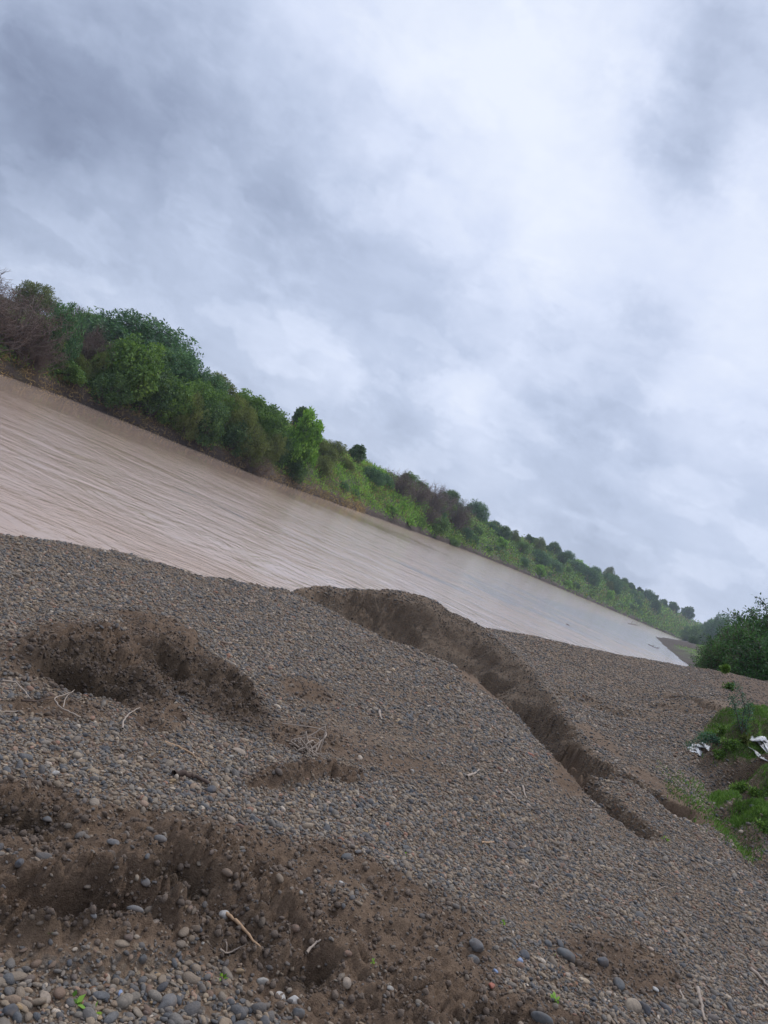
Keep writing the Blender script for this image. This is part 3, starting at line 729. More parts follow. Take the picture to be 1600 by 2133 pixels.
# ------------------------------------------------------------------ right bank (downstream, our side)
SR = np.array([(12, 22), (24, 40), (40, 82), (52, 117), (66, 161), (79, 200), (92, 237), (96, 243), (116, 290), (139, 340), (190, 450), (249, 588), (330, 700), (500, 860)], float)
sr = np.concatenate([[0], np.cumsum(np.hypot(*np.diff(SR, axis=0).T))]); s2 = np.linspace(0, sr[-1], 500)
RX, RY = blur(np.interp(s2, sr, SR[:, 0])[:, None], 9, 0)[:, 0], blur(np.interp(s2, sr, SR[:, 1])[:, None], 9, 0)[:, 0]
tx, ty = np.gradient(RX), np.gradient(RY); tn = np.hypot(tx, ty); QX, QY = blur((ty / tn)[:, None], 31, 0)[:, 0], blur((-tx / tn)[:, None], 31, 0)[:, 0]
wb = fbm(s2, s2 * 0, .08, 3, .5, 53) * 1.6; RX, RY = RX + QX * wb, RY + QY * wb
PD, PZ = [-6, -1, 0, 2, 5, 10, 20, 40, 120], [-2, -.4, 0, .45, 1.2, 2.3, 4.1, 5.4, 6.5]
d2 = np.concatenate([np.linspace(-6, 12, 50), np.linspace(13, 130, 30)])
GXr = RX[:, None] + QX[:, None] * d2; GYr = RY[:, None] + QY[:, None] * d2
keep = sstep(34, 60, RY)[:, None]
Zr = np.interp(d2, PD, PZ)[None, :] * (keep * .999 + .001) - (1 - keep) * 1.0
Zr = Zr + (fbm(GXr, GYr, .12, 4, .55, 54) * .8 + fbm(GXr, GYr, .5, 3, .55, 55, 'billow') * .25) * sstep(.5, 8, d2)[None, :]
ns, nd_ = Zr.shape
ii, jj = np.meshgrid(np.arange(ns - 1), np.arange(nd_ - 1), indexing='ij'); b0 = (ii * nd_ + jj).ravel()
me = np_mesh('right_bank', np.stack([GXr, GYr, Zr], -1).reshape(-1, 3), np.stack([b0, b0 + 1, b0 + nd_ + 1, b0 + nd_], -1))
gm = sstep(np.where(RY < 185, 1.5, 9.0)[:, None], np.where(RY < 185, 5.0, 15.0)[:, None], d2[None, :] + fbm(GXr, GYr, .15, 3, .5, 56) * 5)
gm = gm * sstep(-.35, .1, fbm(GXr, GYr, .07, 3, .5, 57) + .15)
add_attr(me, 'grassy', gm)
m_rb, g, bs, out = material('downstream_bank_earth')
tc = g.n('ShaderNodeTexCoord').outputs['Object']; n1_ = g.noise(tc, 2.5, 6, .7); n0 = g.noise(tc, .5, 5, .65)
earth = g.mix(n1_, (.03, .021, .015), (.10, .070, .048))
g.set(bs.inputs['Base Color'], g.mix(g.attr('grassy'), earth, g.mix(g.math('MULTIPLY', n0, n1_), (.055, .075, .022), (.20, .24, .08))))
bs.inputs['Roughness'].default_value = .95; g.set(bs.inputs['Normal'], g.bump(n1_, 1, .4))
o = new_obj('right_bank', me, [m_rb]); tag(o, kind='structure')
def rbank_hit(u, v, ymin=60):
    dr = ray(u, v); y = np.exp(np.linspace(math.log(ymin), math.log(600), 900)); x = y * dr[0] / dr[1]
    i = np.argmin((x[:, None] - RX) ** 2 + (y[:, None] - RY) ** 2, 1); d = (x - RX[i]) * QX[i] + (y - RY[i]) * QY[i]
    z = np.interp(d, PD, PZ)
    m = np.nonzero((H + y * dr[2] / dr[1] <= z))[0]
    if len(m) == 0: return None
    return np.array([x[m[0]], y[m[0]], z[m[0]]])

# ------------------------------------------------------------------ foliage
def unit(a): return a / np.maximum(np.linalg.norm(a, axis=-1, keepdims=True), 1e-9)
def leaf_mesh(P, Dn, L, Wd, r, tint, name='foliage'):
    """rhombic leaves growing from P along Dn"""
    n = len(P); s = unit(np.cross(Dn, r.normal(size=(n, 3))))
    L = np.broadcast_to(L, n)[:, None]; Wd = np.broadcast_to(Wd, n)[:, None]
    up = np.cross(s, Dn)
    V = np.stack([P, P + Dn * L * .45 + s * Wd, P + Dn * L + up * L * .12, P + Dn * L * .45 - s * Wd], 1).reshape(-1, 3)
    me = np_mesh(name, V, np.arange(n * 4).reshape(-1, 4))
    add_attr(me, 'tint', np.repeat(tint, 4))
    return me
def tubes(lines, name='trunk', sides=5):
    """lines: list of (points (k,3), radii (k,))"""
    Vs, Fs, base = [], [], 0
    for P, R in lines:
        P = np.asarray(P, float); R = np.asarray(R, float); k = len(P)
        T = unit(np.gradient(P, axis=0)); ref = np.where(np.abs(T[:, 2:3]) > .9, [[1., 0, 0]], [[0, 0, 1.]])
        A = unit(np.cross(T, ref)); B = np.cross(T, A)
        an = np.arange(sides) * 2 * np.pi / sides
        ring = P[:, None] + R[:, None, None] * (np.cos(an)[None, :, None] * A[:, None] + np.sin(an)[None, :, None] * B[:, None])
        Vs.append(ring.reshape(-1, 3))
        for i in range(k - 1):
            a = base + i * sides + np.arange(sides); b = base + i * sides + (np.arange(sides) + 1) % sides
            Fs.append(np.stack([a, b, b + sides, a + sides], -1))
        base += k * sides
    return np_mesh(name, np.concatenate(Vs), np.concatenate(Fs))
def bend(p0, p1, r, k=6, amt=.12, sag=0):
    t = np.linspace(0, 1, k)[:, None]; L = np.linalg.norm(np.subtract(p1, p0))
    off = r.normal(size=3) * amt * L; off2 = r.normal(size=3) * amt * .5 * L
    P = np.asarray(p0) * (1 - t) + np.asarray(p1) * t + np.sin(t * np.pi) * off + np.sin(2 * t * np.pi) * off2
    P[:, 2] -= sag * (t[:, 0] ** 2) * L
    return P
def leafy(seed, Wx=3.0, Hh=5.0, n=9000, lobes=9, L=.24, Wd=.075, droop=.1, sub=14, low=.12, clump=.32):
    """shrub or tree crown: lobes covered in leaf clumps; returns foliage and stem meshes"""
    r = np.random.default_rng(seed); LB = []
    for k in range(lobes):
        a = r.uniform(0, 6.283); q = math.sqrt(r.uniform(0, 1)); h = r.uniform(low, .80)
        wid = Wx * (.68 if h < .7 else .45)
        R = Wx * r.uniform(.30, .48)
        LB.append((math.cos(a) * q * wid, math.sin(a) * q * wid, max(h * Hh, R * .55), R, R * r.uniform(.8, 1.1)))
    LB.append((0, 0, Hh * .72, Wx * .52, Hh * .24)); LB.append((0, 0, Hh * .42, Wx * .7, Hh * .3))
    LB = np.array(LB); wgt = LB[:, 3] ** 2; wgt /= wgt.sum()
    CP, CR, CT = [], [], []
    for k, lb in enumerate(LB):
        m = max(5, int(sub * wgt[k] * len(LB)))
        d = unit(r.normal(size=(m, 3)) + [0, 0, .25])
        CP.append(lb[:3] + d * [lb[3], lb[3], lb[4]] * r.uniform(.72, 1.06, (m, 1))); CR.append(np.full(m, lb[3] * clump) * r.uniform(.6, 1.25, m)); CT.append(r.uniform(-1, 1, m) * .5 + r.uniform(-.3, .3))
    CP, CR, CT = np.concatenate(CP), np.concatenate(CR), np.concatenate(CT)
    pk = r.choice(len(CP), n, p=CR ** 2 / (CR ** 2).sum())
    dn = unit(r.normal(size=(n, 3)) + [0, 0, .15])
    P = CP[pk] + dn * (CR[pk] * r.uniform(.3, 1.25, n) ** .7)[:, None] * [1, 1, .8]
    k = P[:, 2] > .05; P, dn, pk = P[k], dn[k], pk[k]; n = len(P)
    Dn = unit(dn + r.normal(size=(n, 3)) * .55 - [0, 0, droop])
    sz = r.uniform(.65, 1.3, n)
    me = leaf_mesh(P, Dn, L * sz, Wd * sz, r, np.clip(.5 + .42 * CT[pk] + r.normal(0, .16, n), 0, 1))
    st = []
    for k in range(len(LB)):
        b = r.normal(size=3) * [.25, .25, 0] * Wx * .4
        st.append((bend(b, LB[k, :3], r), np.linspace(.10, .03, 6)))
        for q in range(3):
            e = LB[k, :3] + unit(r.normal(size=3) + [0, 0, .5]) * LB[k, 3] * .95
            st.append((bend(LB[k, :3] * .7 + b * .3, e, r), np.linspace(.045, .012, 6)))
    return me, tubes(st)
def feathery(seed, Wx=3.0, Hh=4.0, nb=260, per=46, L=.16, Wd=.03, sag=.45, spiky=.2):
    """many arching branches carrying small drooping leaves"""
    r = np.random.default_rng(seed); st, P, D_, T_ = [], [], [], []
    for k in range(nb):
        a = r.uniform(0, 6.283); q = r.uniform(.05, 1) ** .6; h = r.uniform(.15, 1.0)
        R = Wx * math.sqrt(max(.05, 1 - (max(h - .45, 0) / .62) ** 2)) * (q if r.random() < .6 else 1)
        tip = np.array([math.cos(a) * R, math.sin(a) * R, Hh * h * (1 - .18 * (R / Wx) ** 2)])
        if r.random() < spiky: tip = tip + np.array([math.cos(a), math.sin(a), 1.2]) * Wx * .13 * r.random()
        start = tip * [.35, .35, .6] + r.normal(size=3) * .15 * Wx * [1, 1, .4]
        ln = bend(start, tip + [0, 0, .12 * Hh], r, 7, .08, sag * .35)
        st.append((ln, np.linspace(.018, .005, 7)))
        t = r.uniform(.1, 1.0, per); i = np.clip((t * 6).astype(int), 0, 5); f = (t * 6 - i)[:, None]
        pp = ln[i] * (1 - f) + ln[i + 1] * f; tg = unit(ln[i + 1] - ln[i])
        side = unit(np.cross(tg, r.normal(size=(per, 3))))
        P.append(pp + side * r.uniform(0, .10 * Wx, (per, 1)) * .6); D_.append(unit(side + tg * .6 - [0, 0, .35] + r.normal(size=(per, 3)) * .3))
        T_.append(np.full(per, r.uniform(.2, .8)))
    for k in range(9):
        a = r.uniform(0, 6.283); st.append((bend((r.normal() * .2, r.normal() * .2, 0), (math.cos(a) * Wx * .5, math.sin(a) * Wx * .5, Hh * .65), r), np.linspace(.09, .02, 6)))
    P, D_, T_ = np.concatenate(P), np.concatenate(D_), np.concatenate(T_); n = len(P); sz = r.uniform(.6, 1.3, n)
    return leaf_mesh(P, D_, L * sz, Wd * sz, r, np.clip(T_ + r.normal(0, .12, n), 0, 1)), tubes(st, sides=4)
def dry(seed, Wx=3.0, Hh=4.5, nb=70, tw=26):
    """leafless thicket: stems, forks and a mass of fine twigs"""
    r = np.random.default_rng(seed); st, fine = [], []
    for k in range(nb):
        a = r.uniform(0, 6.283); q = r.uniform(0, 1) ** .5; h = r.uniform(.45, 1)
        tip = np.array([math.cos(a) * q * Wx, math.sin(a) * q * Wx, Hh * h * (1 - .25 * q * q)])
        b = np.array([r.normal() * .3, r.normal() * .3, 0]) * Wx * .4
        ln = bend(b, tip, r, 7, .12); st.append((ln, np.linspace(.05, .012, 7)))
        for m in range(tw):
            t = r.uniform(.25, 1); i = min(int(t * 6), 5); p = ln[i] + (ln[i + 1] - ln[i]) * (t * 6 - i)
            e = p + unit(r.normal(size=3) + [0, 0, .35] + .4 * unit(tip - b)) * r.uniform(.35, 1.1) * Wx * .28
            fine.append((bend(p, e, r, 4, .18), np.linspace(.014, .006, 4)))
    me = tubes(fine, 'twigs', 3); add_attr(me, 'tint', np.repeat(r.uniform(0, 1, len(fine)), 12))
    return me, tubes(st, 'stems', 4)

def leaf_mat(name, dark, mid, light, trans=.25):
    m, g, bs, out = material(name)
    t = g.attr('tint'); oi = g.n('ShaderNodeObjectInfo').outputs['Random']
    tco = g.n('ShaderNodeTexCoord').outputs['Object']
    f = g.math('ADD', g.math('MULTIPLY_ADD', g.math('SUBTRACT', g.noise(tco, .9, 3), .5), .7, t), g.math('MULTIPLY', g.math('SUBTRACT', oi, .5), .25))
    col = g.ramp(f, [(.1, dark), (.5, mid), (.9, light)])
    g.set(bs.inputs['Base Color'], col); bs.inputs['Roughness'].default_value = .6; bs.inputs['Specular IOR Level'].default_value = .25
    tr = g.n('ShaderNodeBsdfTranslucent'); g.set(tr.inputs[0], g.mix(1, col, (1.1, 1.25, .6), 'MULTIPLY'))
    mx = g.n('ShaderNodeMixShader'); mx.inputs[0].default_value = trans
    g.t.links.new(bs.outputs[0], mx.inputs[1]); g.t.links.new(tr.outputs[0], mx.inputs[2]); g.t.links.new(mx.outputs[0], out.inputs[0])
    return m
m_green = leaf_mat('mid_green_leaves', (0.060, 0.109, 0.028), (0.119, 0.208, 0.044), (0.229, 0.336, 0.071))
m_dark = leaf_mat('dark_green_leaves', (0.034, 0.067, 0.027), (0.072, 0.131, 0.044), (0.144, 0.217, 0.066))
m_blue = leaf_mat('bluish_green_leaves', (0.043, 0.098, 0.047), (0.092, 0.181, 0.076), (0.164, 0.276, 0.107))
m_bright = leaf_mat('bright_green_leaves', (0.085, 0.168, 0.025), (0.180, 0.336, 0.047), (0.336, 0.514, 0.087), .3)
m_olive = leaf_mat('olive_green_leaves', (0.081, 0.097, 0.028), (0.145, 0.167, 0.048), (0.232, 0.254, 0.080))
m_straw = leaf_mat('straw_leaves', (0.168, 0.109, 0.047), (0.336, 0.217, 0.095), (0.528, 0.355, 0.158))
m_dry = leaf_mat('dry_brown_twigs', (.070, .044, .034), (.140, .090, .068), (.22, .155, .12), 0)
def bark_mat(name, a, b):
    m, g, bs, out = material(name); tco = g.n('ShaderNodeTexCoord').outputs['Object']
    g.set(bs.inputs['Base Color'], g.mix(g.noise(g.mapping(tco, scale=(8, 8, 2)), 2, 5, .7), a, b)); bs.inputs['Roughness'].default_value = .9
    return m
m_bark = bark_mat('grey_brown_bark', (.035, .026, .02), (.14, .11, .085)); m_drybark = bark_mat('dry_bark', (.07, .05, .04), (.22, .17, .14))

def proto(kind, seed, maker, mat, bark, names, **kw):
    a, b = maker(seed, **kw)
    a.materials.append(mat); b.materials.append(bark)
    return (a, b, names)
TN = ('crown', 'trunk'); SN = ('foliage', 'stems'); DN = ('twigs', 'stems')
PR = {
 'leafy': [proto('l', 1, leafy, m_green, m_bark, SN), proto('l', 2, leafy, m_green, m_bark, SN, Wx=3.4, Hh=4.6)],
 'dark': [proto('d', 3, leafy, m_dark, m_bark, SN, Wx=3.2, Hh=5, L=.22), proto('d', 4, leafy, m_dark, m_bark, SN, Hh=4.4, lobes=12)],
 'bright': [proto('b', 5, leafy, m_bright, m_bark, SN, L=.3, Wd=.10), proto('b', 6, leafy, m_bright, m_bark, SN, L=.28, Wd=.10, Hh=4)],
 'olive': [proto('o', 7, leafy, m_olive, m_bark, SN, L=.26, Wd=.04, droop=-.3, Hh=4.0, n=10000), proto('o', 8, leafy, m_olive, m_bark, SN, L=.26, Wd=.04, droop=-.3, Hh=3.4, n=10000)],
 'blue': [proto('f', 9, feathery, m_blue, m_bark, SN, Wx=3.2, Hh=4.6, nb=330, per=44, L=.26, Wd=.055), proto('f', 10, feathery, m_blue, m_bark, SN, Wx=3.4, Hh=4.0, nb=330, per=44, L=.26, Wd=.055)],
 'dry': [proto('y', 11, dry, m_dry, m_drybark, DN), proto('y', 12, dry, m_dry, m_drybark, DN, Wx=3.4, Hh=4)],
 'tree': [proto('t', 13, leafy, m_dark, m_bark, TN, Wx=2.0, Hh=4.6, low=.5, lobes=9, n=5200, L=.3, Wd=.12), proto('t', 14, leafy, m_dark, m_bark, TN, Wx=2.2, Hh=4.4, low=.45, lobes=7, n=5200, L=.3, Wd=.12)],
}
PH = {'leafy': (3.2, 5), 'dark': (3.2, 5), 'bright': (3.1, 4.8), 'olive': (3.1, 4), 'blue': (3.3, 4.5), 'dry': (3.3, 4.6), 'tree': (2.2, 5)}
def plant(kind, p, w, h, label, cat, group=None, name=None, var=None, sink=.2):
    var = int(rng.integers(0, 2)) if var is None else var
    a, b, nm = PR[kind][var]
    root = bpy.data.objects.new(name or ('tree' if kind == 'tree' else 'dry_bush' if kind == 'dry' else 'bush'), None); C.objects.link(root)
    root.empty_display_size = .5
    root.location = (p[0], p[1], p[2] - sink); root.rotation_euler = (0, 0, rng.uniform(0, 6.283))
    w0, h0 = PH[kind]
    root.scale = (w / (2 * w0), w / (2 * w0), h / h0)
    tag(root, label, cat, group)
    for me_, n_ in ((a, nm[0]), (b, nm[1])):
        c = bpy.data.objects.new(n_, me_); C.objects.link(c); c.parent = root
    return root
CR_, SR_ = math.cos(ROLL), math.sin(ROLL)
def place(kind, u, v, wpx, hpx, label, cat=None, group=None, hit=bank_hit, back=0, **kw):
    """(u, v) photo pixel of the plant's foot; widths/heights in photo pixels measured along the horizon / the vertical"""
    p = hit(u, v)
    k = 0
    while p is None and k < 60:      # foot hidden just over the crest: slide down the vertical until it meets the slope
        u -= 2 * SR_; v += 2 * CR_; k += 1; hpx += 2; p = hit(u, v)
    if p is None: print('MISS', label); return
    y = p[1]
    k_ = 1.10 if (y < 112 and kind != 'tree') else 1.05
    return plant(kind, p, wpx / FPX * y * k_, hpx / FPX * y * k_, label, cat or ('tree' if kind == 'tree' else 'bush'), group, **kw)
# ------------------------------------------------------------------ plants of the far bank, one by one
B = place
# left part (feet run along the eroded foot of the bank)
B('dry', 20, 725, 200, 135, 'tall reddish brown leafless thicket at the left edge of the far bank')
B('dry', -60, 690, 200, 150, 'brown leafless thicket cut off by the left edge, behind the reddish one')
B('dry', 60, 770, 120, 90, 'low brown twiggy bush overhanging the water at far left')
B('olive', 62, 655, 110, 70, 'olive bush on the crest behind the reddish brown thicket')
B('blue', 100, 752, 90, 118, 'narrow dark green shrub standing between two brown leafless bushes', var=0)
B('leafy', 128, 790, 90, 42, 'low grassy green shrub on the water edge below the narrow dark shrub')
B('dry', 168, 765, 105, 105, 'grey brown bare bush right of the narrow green shrub')
B('dry', 150, 690, 120, 60, 'small bare bush on the skyline left of the feathery dome')
B('blue', 285, 765, 205, 100, 'large feathery domed tree on the skyline, bluish green', 'tree', name='tree', var=1)
B('blue', 200, 720, 90, 60, 'feathery bush on the skyline at the left foot of the domed tree')
B('olive', 195, 800, 60, 60, 'small olive shrub in shade between bare bush and big leafy shrub')
B('leafy', 255, 835, 150, 140, 'big leafy shrub with yellowish top leaves in front of the domed tree', var=0)
B('dark', 215, 845, 100, 70, 'dark shrub low on the bank left of the big leafy shrub')
B('dark', 305, 868, 110, 105, 'dark green shrub hanging down towards the water, first right of the big leafy one')
B('blue', 365, 820, 120, 92, 'feathery green bush on the skyline right of the domed tree', var=1)
B('leafy', 345, 880, 90, 100, 'mid green shrub between two dark ones above the muddy foot')
B('olive', 372, 905, 80, 80, 'olive shrub leaning over the water, below the feathery bush')
B('dark', 412, 925, 95, 95, 'dark green rounded shrub at the waterline')
B('olive', 440, 850, 110, 62, 'yellowish olive bush on the skyline')
B('olive', 470, 915, 90, 95, 'tall olive green bush in the middle of the left thicket')
B('leafy', 500, 880, 110, 70, 'light green bush on the skyline right of the yellowish one')
B('olive', 505, 958, 90, 70, 'olive brown bush low over the water')
B('dry', 525, 982, 80, 50, 'dry reed clump at the waterline left of the bright bush')
B('leafy', 545, 925, 95, 80, 'mid green shrub just left of the bright bush', var=1)
B('olive', 548, 965, 60, 60, 'small olive shrub at the foot of the bright bush')
B('bright', 600, 978, 85, 116, 'bright green leafy bush at the right end of the left thicket', var=0)
B('bright', 565, 900, 80, 46, 'bright green bush top on the skyline')
B('dark', 572, 968, 50, 62, 'dark hollow shrub under the bright bush')
B('bright', 628, 965, 46, 60, 'narrow bright shrub where the thicket ends and the grass slope begins', var=1)
B('dark', 605, 1000, 60, 44, 'dark shrub hanging to the water under the bright bush')
B('leafy', 232, 800, 90, 80, 'mid green shrub tucked between the bare bush and the big leafy shrub')
B('dark', 300, 815, 90, 85, 'dark shrub under the right side of the domed tree')
B('leafy', 330, 800, 90, 75, 'mid green shrub on the right flank of the domed tree')
B('leafy', 395, 868, 90, 80, 'mid green shrub above the dark rounded one at the waterline')
B('blue', 420, 850, 80, 70, 'feathery bush filling the gap left of the yellowish olive bush')
B('leafy', 450, 900, 80, 80, 'mid green shrub behind the tall olive green bush')
B('dark', 480, 945, 70, 70, 'dark shrub overhanging the water beside the olive brown bush')
B('leafy', 525, 915, 80, 70, 'mid green shrub half hidden behind the olive brown bush')
B('leafy', 550, 905, 70, 56, 'green shrub on the skyline left of the bright bush top')
B('leafy', 75, 735, 80, 80, 'green shrub showing through between the brown thickets at far left')
B('leafy', 170, 720, 70, 60, 'green shrub behind the grey brown bare bush')
B('olive', 150, 790, 70, 50, 'olive shrub low beneath the grey brown bare bush')
# grass slope
B('olive', 668, 955, 70, 40, 'straw coloured olive bush high on the grass slope')
B('olive', 690, 948, 60, 30, 'olive bush on the crest of the grass slope')
B('olive', 665, 985, 56, 36, 'rounded brownish olive bush in the middle of the grass slope')
B('olive', 715, 975, 44, 24, 'small olive bush beside the lone dark tree')
B('blue', 712, 1020, 26, 20, 'small bluish bush low on the grass slope')
B('blue', 735, 1035, 24, 18, 'little bluish bush near the eroded edge of the grass slope')
B('tree', 736, 966, 42, 46, 'lone round dark tree on the crest of the grass slope', 'tree')
B('tree', 619, 886, 44, 46, 'thin sparse tree poking above the bright bush', 'tree')
B('blue', 772, 1005, 56, 36, 'bluish green bush right of the lone dark tree')
B('blue', 795, 1012, 44, 30, 'second bluish bush right of the lone dark tree')
B('leafy', 775, 1024, 20, 14, 'tiny round green bush below the bluish pair')
B('dry', 824, 1032, 84, 64, 'brown leafless bush on the crest, first of the dry patch')
B('dry', 858, 1050, 84, 62, 'brown leafless bush second in the dry patch')
B('dry', 898, 1070, 90, 70, 'brown leafless bush in the middle of the dry patch')
B('dry', 940, 1102, 80, 74, 'greyish leafless bush low at the right end of the dry patch')
B('dry', 884, 1088, 64, 44, 'low rust brown bush under the dry patch')
B('leafy', 872, 1024, 50, 26, 'green bush top showing behind the dry patch')
B('bright', 835, 1062, 24, 18, 'small light green bush below the first brown one')
B('leafy', 900, 1108, 60, 36, 'green shrub at the water side of the dry patch')
B('leafy', 872, 1095, 30, 20, 'small green shrub left of the one below the dry patch')
B('bright', 812, 1065, 50, 12, 'low bright grass tuft above the mud foot')
B('bright', 850, 1090, 40, 10, 'low bright grass tuft nearest the dry patch')
# green mass beyond the dry patch, in rows running away
def shore_at(u):
    pu, pv = project(BX, BY, BX * 0); m = BY > 60
    return np.interp(u, pu[m], pv[m])
rowgrp = 'green bushes crowding the far bank beyond the brown patch'
kinds = ['blue', 'blue', 'leafy', 'dark', 'blue', 'leafy', 'bright', 'olive']
u = 940.0; c = 0; mass = []
while u < 1418:
    y0 = float(np.interp(u, *(lambda pu, m: (pu[m], BY[m]))(project(BX, BY, BX * 0)[0], BY > 60)))
    vs = float(shore_at(u)); size = 7.2 * (1 + (y0 - 230) / 900)
    i0 = int(np.argmin((BY - y0) ** 2))
    for row, fr in enumerate((.10, .36, .64, .95)):
        if rng.random() < (.12, .1, .18, .25)[row] + (.25 if (1195 < u < 1255 or 1300 < u < 1350) and row in (1, 2) else 0): continue
        d = 1.5 + WD[i0] * fr + rng.normal(0, 1.2)
        i = min(max(i0 + int(rng.integers(-4, 5)), 0), len(BX) - 1)
        x, y = BX[i] + NX[i] * d, BY[i] + NY[i] * d
        z = float(bank_z(x, y)[0][0]); kd = kinds[int(rng.integers(0, len(kinds)))]
        s = size * rng.uniform(.6, 1.35) * (.6 if row == 0 else 1)
        o = plant(kd, (x, y, z), s, s * rng.uniform(.45, 1.05), None, 'bush')
        where = ('low by the water', 'on the lower slope', 'on the upper slope', 'on the skyline')[row]
        sect = 'just beyond the brown patch' if y < 262 else 'below the close pair of trees' if y < 345 else 'upstream of the ridge row' if y < 420 else 'under the ridge row' if y < 520 else 'near the channel end'
        hue = {'blue': 'bluish green', 'leafy': 'mid green', 'dark': 'dark green', 'bright': 'light green', 'olive': 'dull olive'}[kd]
        mass.append((hue, where, sect, float(project(np.array(x), np.array(y), np.array(z))[0]), o))
    u += max(7.5, size / y0 * FPX * .62); c += 1
ORD = ['leftmost', 'second from left', 'third from left', 'fourth from left', 'fifth from left', 'sixth from left', 'seventh from left', 'eighth from left', 'ninth from left', 'tenth from left']
for key in {m[:3] for m in mass}:
    q = sorted([m for m in mass if m[:3] == key], key=lambda m: m[3])
    for k, m in enumerate(q):
        m[4]['label'] = ('%s bush %s, %s' % key) if len(q) == 1 else '%s %s bush %s, %s' % ((ORD[min(k, 9)],) + key)
        m[4]['group'] = rowgrp
# skyline trees downstream
B('tree', 1100, 1132, 26, 20, 'left tree of the close pair above the bare patch', 'tree', var=0)
B('tree', 1112, 1138, 26, 20, 'right tree of the close pair above the bare patch', 'tree', var=1)
B('tree', 1136, 1150, 16, 16, 'small rounded tree just right of the close pair', 'tree')
B('tree', 1181, 1160, 12, 10, 'small twin-topped tree poking above the downstream ridge', 'tree')
for k, (uu, vv, w, lab) in enumerate([(1276, 1216, 20, 'first round tree of the evenly spaced ridge row'), (1292, 1224, 18, 'second round tree of the ridge row'), (1308, 1229, 18, 'third round tree of the ridge row, widest crown'),
        (1328, 1240, 18, 'fourth round tree of the ridge row beside the bare slope'), (1343, 1247, 17, 'fifth round tree of the ridge row above the bare slope'), (1358, 1252, 17, 'sixth round tree of the ridge row'),
        (1377, 1262, 17, 'round tree standing alone left of the last lone tree'), (1397, 1272, 20, 'rounded lone tree near the downstream end of the ridge'), (1425, 1287, 26, 'broad tree at the very end of the ridge')]):
    B('tree', uu, vv + 4, w * 1.3, w * 1.25, lab, 'tree', 'round trees along the downstream ridge')
# our side, downstream
R_ = rbank_hit
B('blue', 1478, 1328, 54, 34, 'green bush at the far end of the right bank beside the channel', hit=R_)
B('leafy', 1455, 1335, 50, 28, 'mid green bush next to the mud spit', hit=R_)
B('dark', 1442, 1342, 24, 18, 'small dark bush at the root of the mud spit', hit=R_)
B('blue', 1500, 1325, 60, 42, 'feathery bush behind the grassy knoll', hit=R_, var=0)
B('dark', 1480, 1310, 44, 24, 'dark tree top between the ridge end and the right bank', 'tree', hit=R_)
B('leafy', 1430, 1322, 34, 20, 'green bush closing the channel end', hit=R_)
B('leafy', 1490, 1344, 44, 26, 'rounded bright bush on the grassy knoll left of the big feathery bushes', hit=R_)
B('leafy', 1462, 1338, 34, 20, 'low green bush where the grass strip meets the mud spit', hit=R_)
B('olive', 1515, 1378, 30, 20, 'yellowish shrub at the edge of the grass below the big feathery bush', hit=R_)
# big feathery bush at the right edge
m_near = leaf_mat('acacia_leaves', (.020, .052, .020), (.045, .110, .032), (.095, .19, .055))
NB = []
for sd, Wx, Hh in ((21, 1.5, 2.6), (22, 1.7, 2.9), (23, 1.3, 1.9)):
    a, b = feathery(sd, Wx=Wx, Hh=Hh, nb=620, per=60, L=.085, Wd=.020, sag=.5, spiky=.35)
    a.materials.append(m_near); b.materials.append(m_bark); NB.append((a, b))
def near_bush(k, u, v, y, sc, label):
    a, b = NB[k]; q = pt(u, v, y); z = float(samp(Zg, q[0], q[1])) if y < 58 else q[2]
    root = bpy.data.objects.new('acacia_bush', None); C.objects.link(root); root.location = (q[0], q[1], min(z, q[2]) - .1); root.scale = (sc, sc, sc)
    root.rotation_euler = (0, 0, k * 2.1); tag(root, label, 'bush', 'feathery bushes at the right edge')
    for me_, n_ in ((a, 'foliage'), (b, 'stems')):
        c = bpy.data.objects.new(n_, me_); C.objects.link(c); c.parent = root
near_bush(0, 1550, 1400, 35, 1.25, 'dark feathery bush standing foremost on the gravel crest at the right edge')
near_bush(1, 1612, 1422, 37, 1.85, 'tallest dark feathery bush, cut by the right edge')
near_bush(2, 1590, 1412, 33, 1.3, 'lower dark feathery bush between the two tall ones at the right edge')
near_bush(1, 1552, 1378, 50, 1.7, 'feathery bush behind the dark ones at the right edge, lighter arching sprays')

# ------------------------------------------------------------------ undergrowth and grass as masses
def clutter(name, n, smin, smax, dlo, dhi, L, Wd, mat, label, cat, up=1.0, mask=None, clump=True, seed=5):
    r = np.random.default_rng(seed)
    m = n // 14 if clump else n
    i = r.integers(0, len(ss), m * 3); i = i[(ss[i] > smin) & (ss[i] < smax)][:m]; m = len(i)
    d = r.uniform(0, 1, m) * (np.minimum(dhi, WD[i] * 1.3) - dlo) + dlo
    cx, cy = BX[i] + NX[i] * d, BY[i] + NY[i] * d
    if mask is not None:
        k = mask(cx, cy, d, r); cx, cy, d = cx[k], cy[k], d[k]; m = len(cx)
    cz = bank_z(cx, cy)[0]
    per = 14
    P = np.repeat(np.stack([cx, cy, cz], -1), per, 0); sc_ = np.repeat(np.maximum(1, cy / 110), per)[:, None]
    P = P + r.normal(size=P.shape) * [.45, .45, .28] * sc_ + [0, 0, .1]
    Dn = unit(r.normal(size=P.shape) * .6 + [0, 0, up])
    me = leaf_mesh(P, Dn, L * sc_[:, 0] * r.uniform(.6, 1.4, len(P)), Wd * sc_[:, 0], r, np.clip(np.repeat(r.uniform(.1, .9, m), per) + r.normal(0, .1, len(P)), 0, 1), name)
    me.materials.append(mat); o = bpy.data.objects.new(name, me); C.objects.link(o); tag(o, label, cat, kind='stuff')
thick = lambda x, y, d, r: (y < 107) | (y > 190)
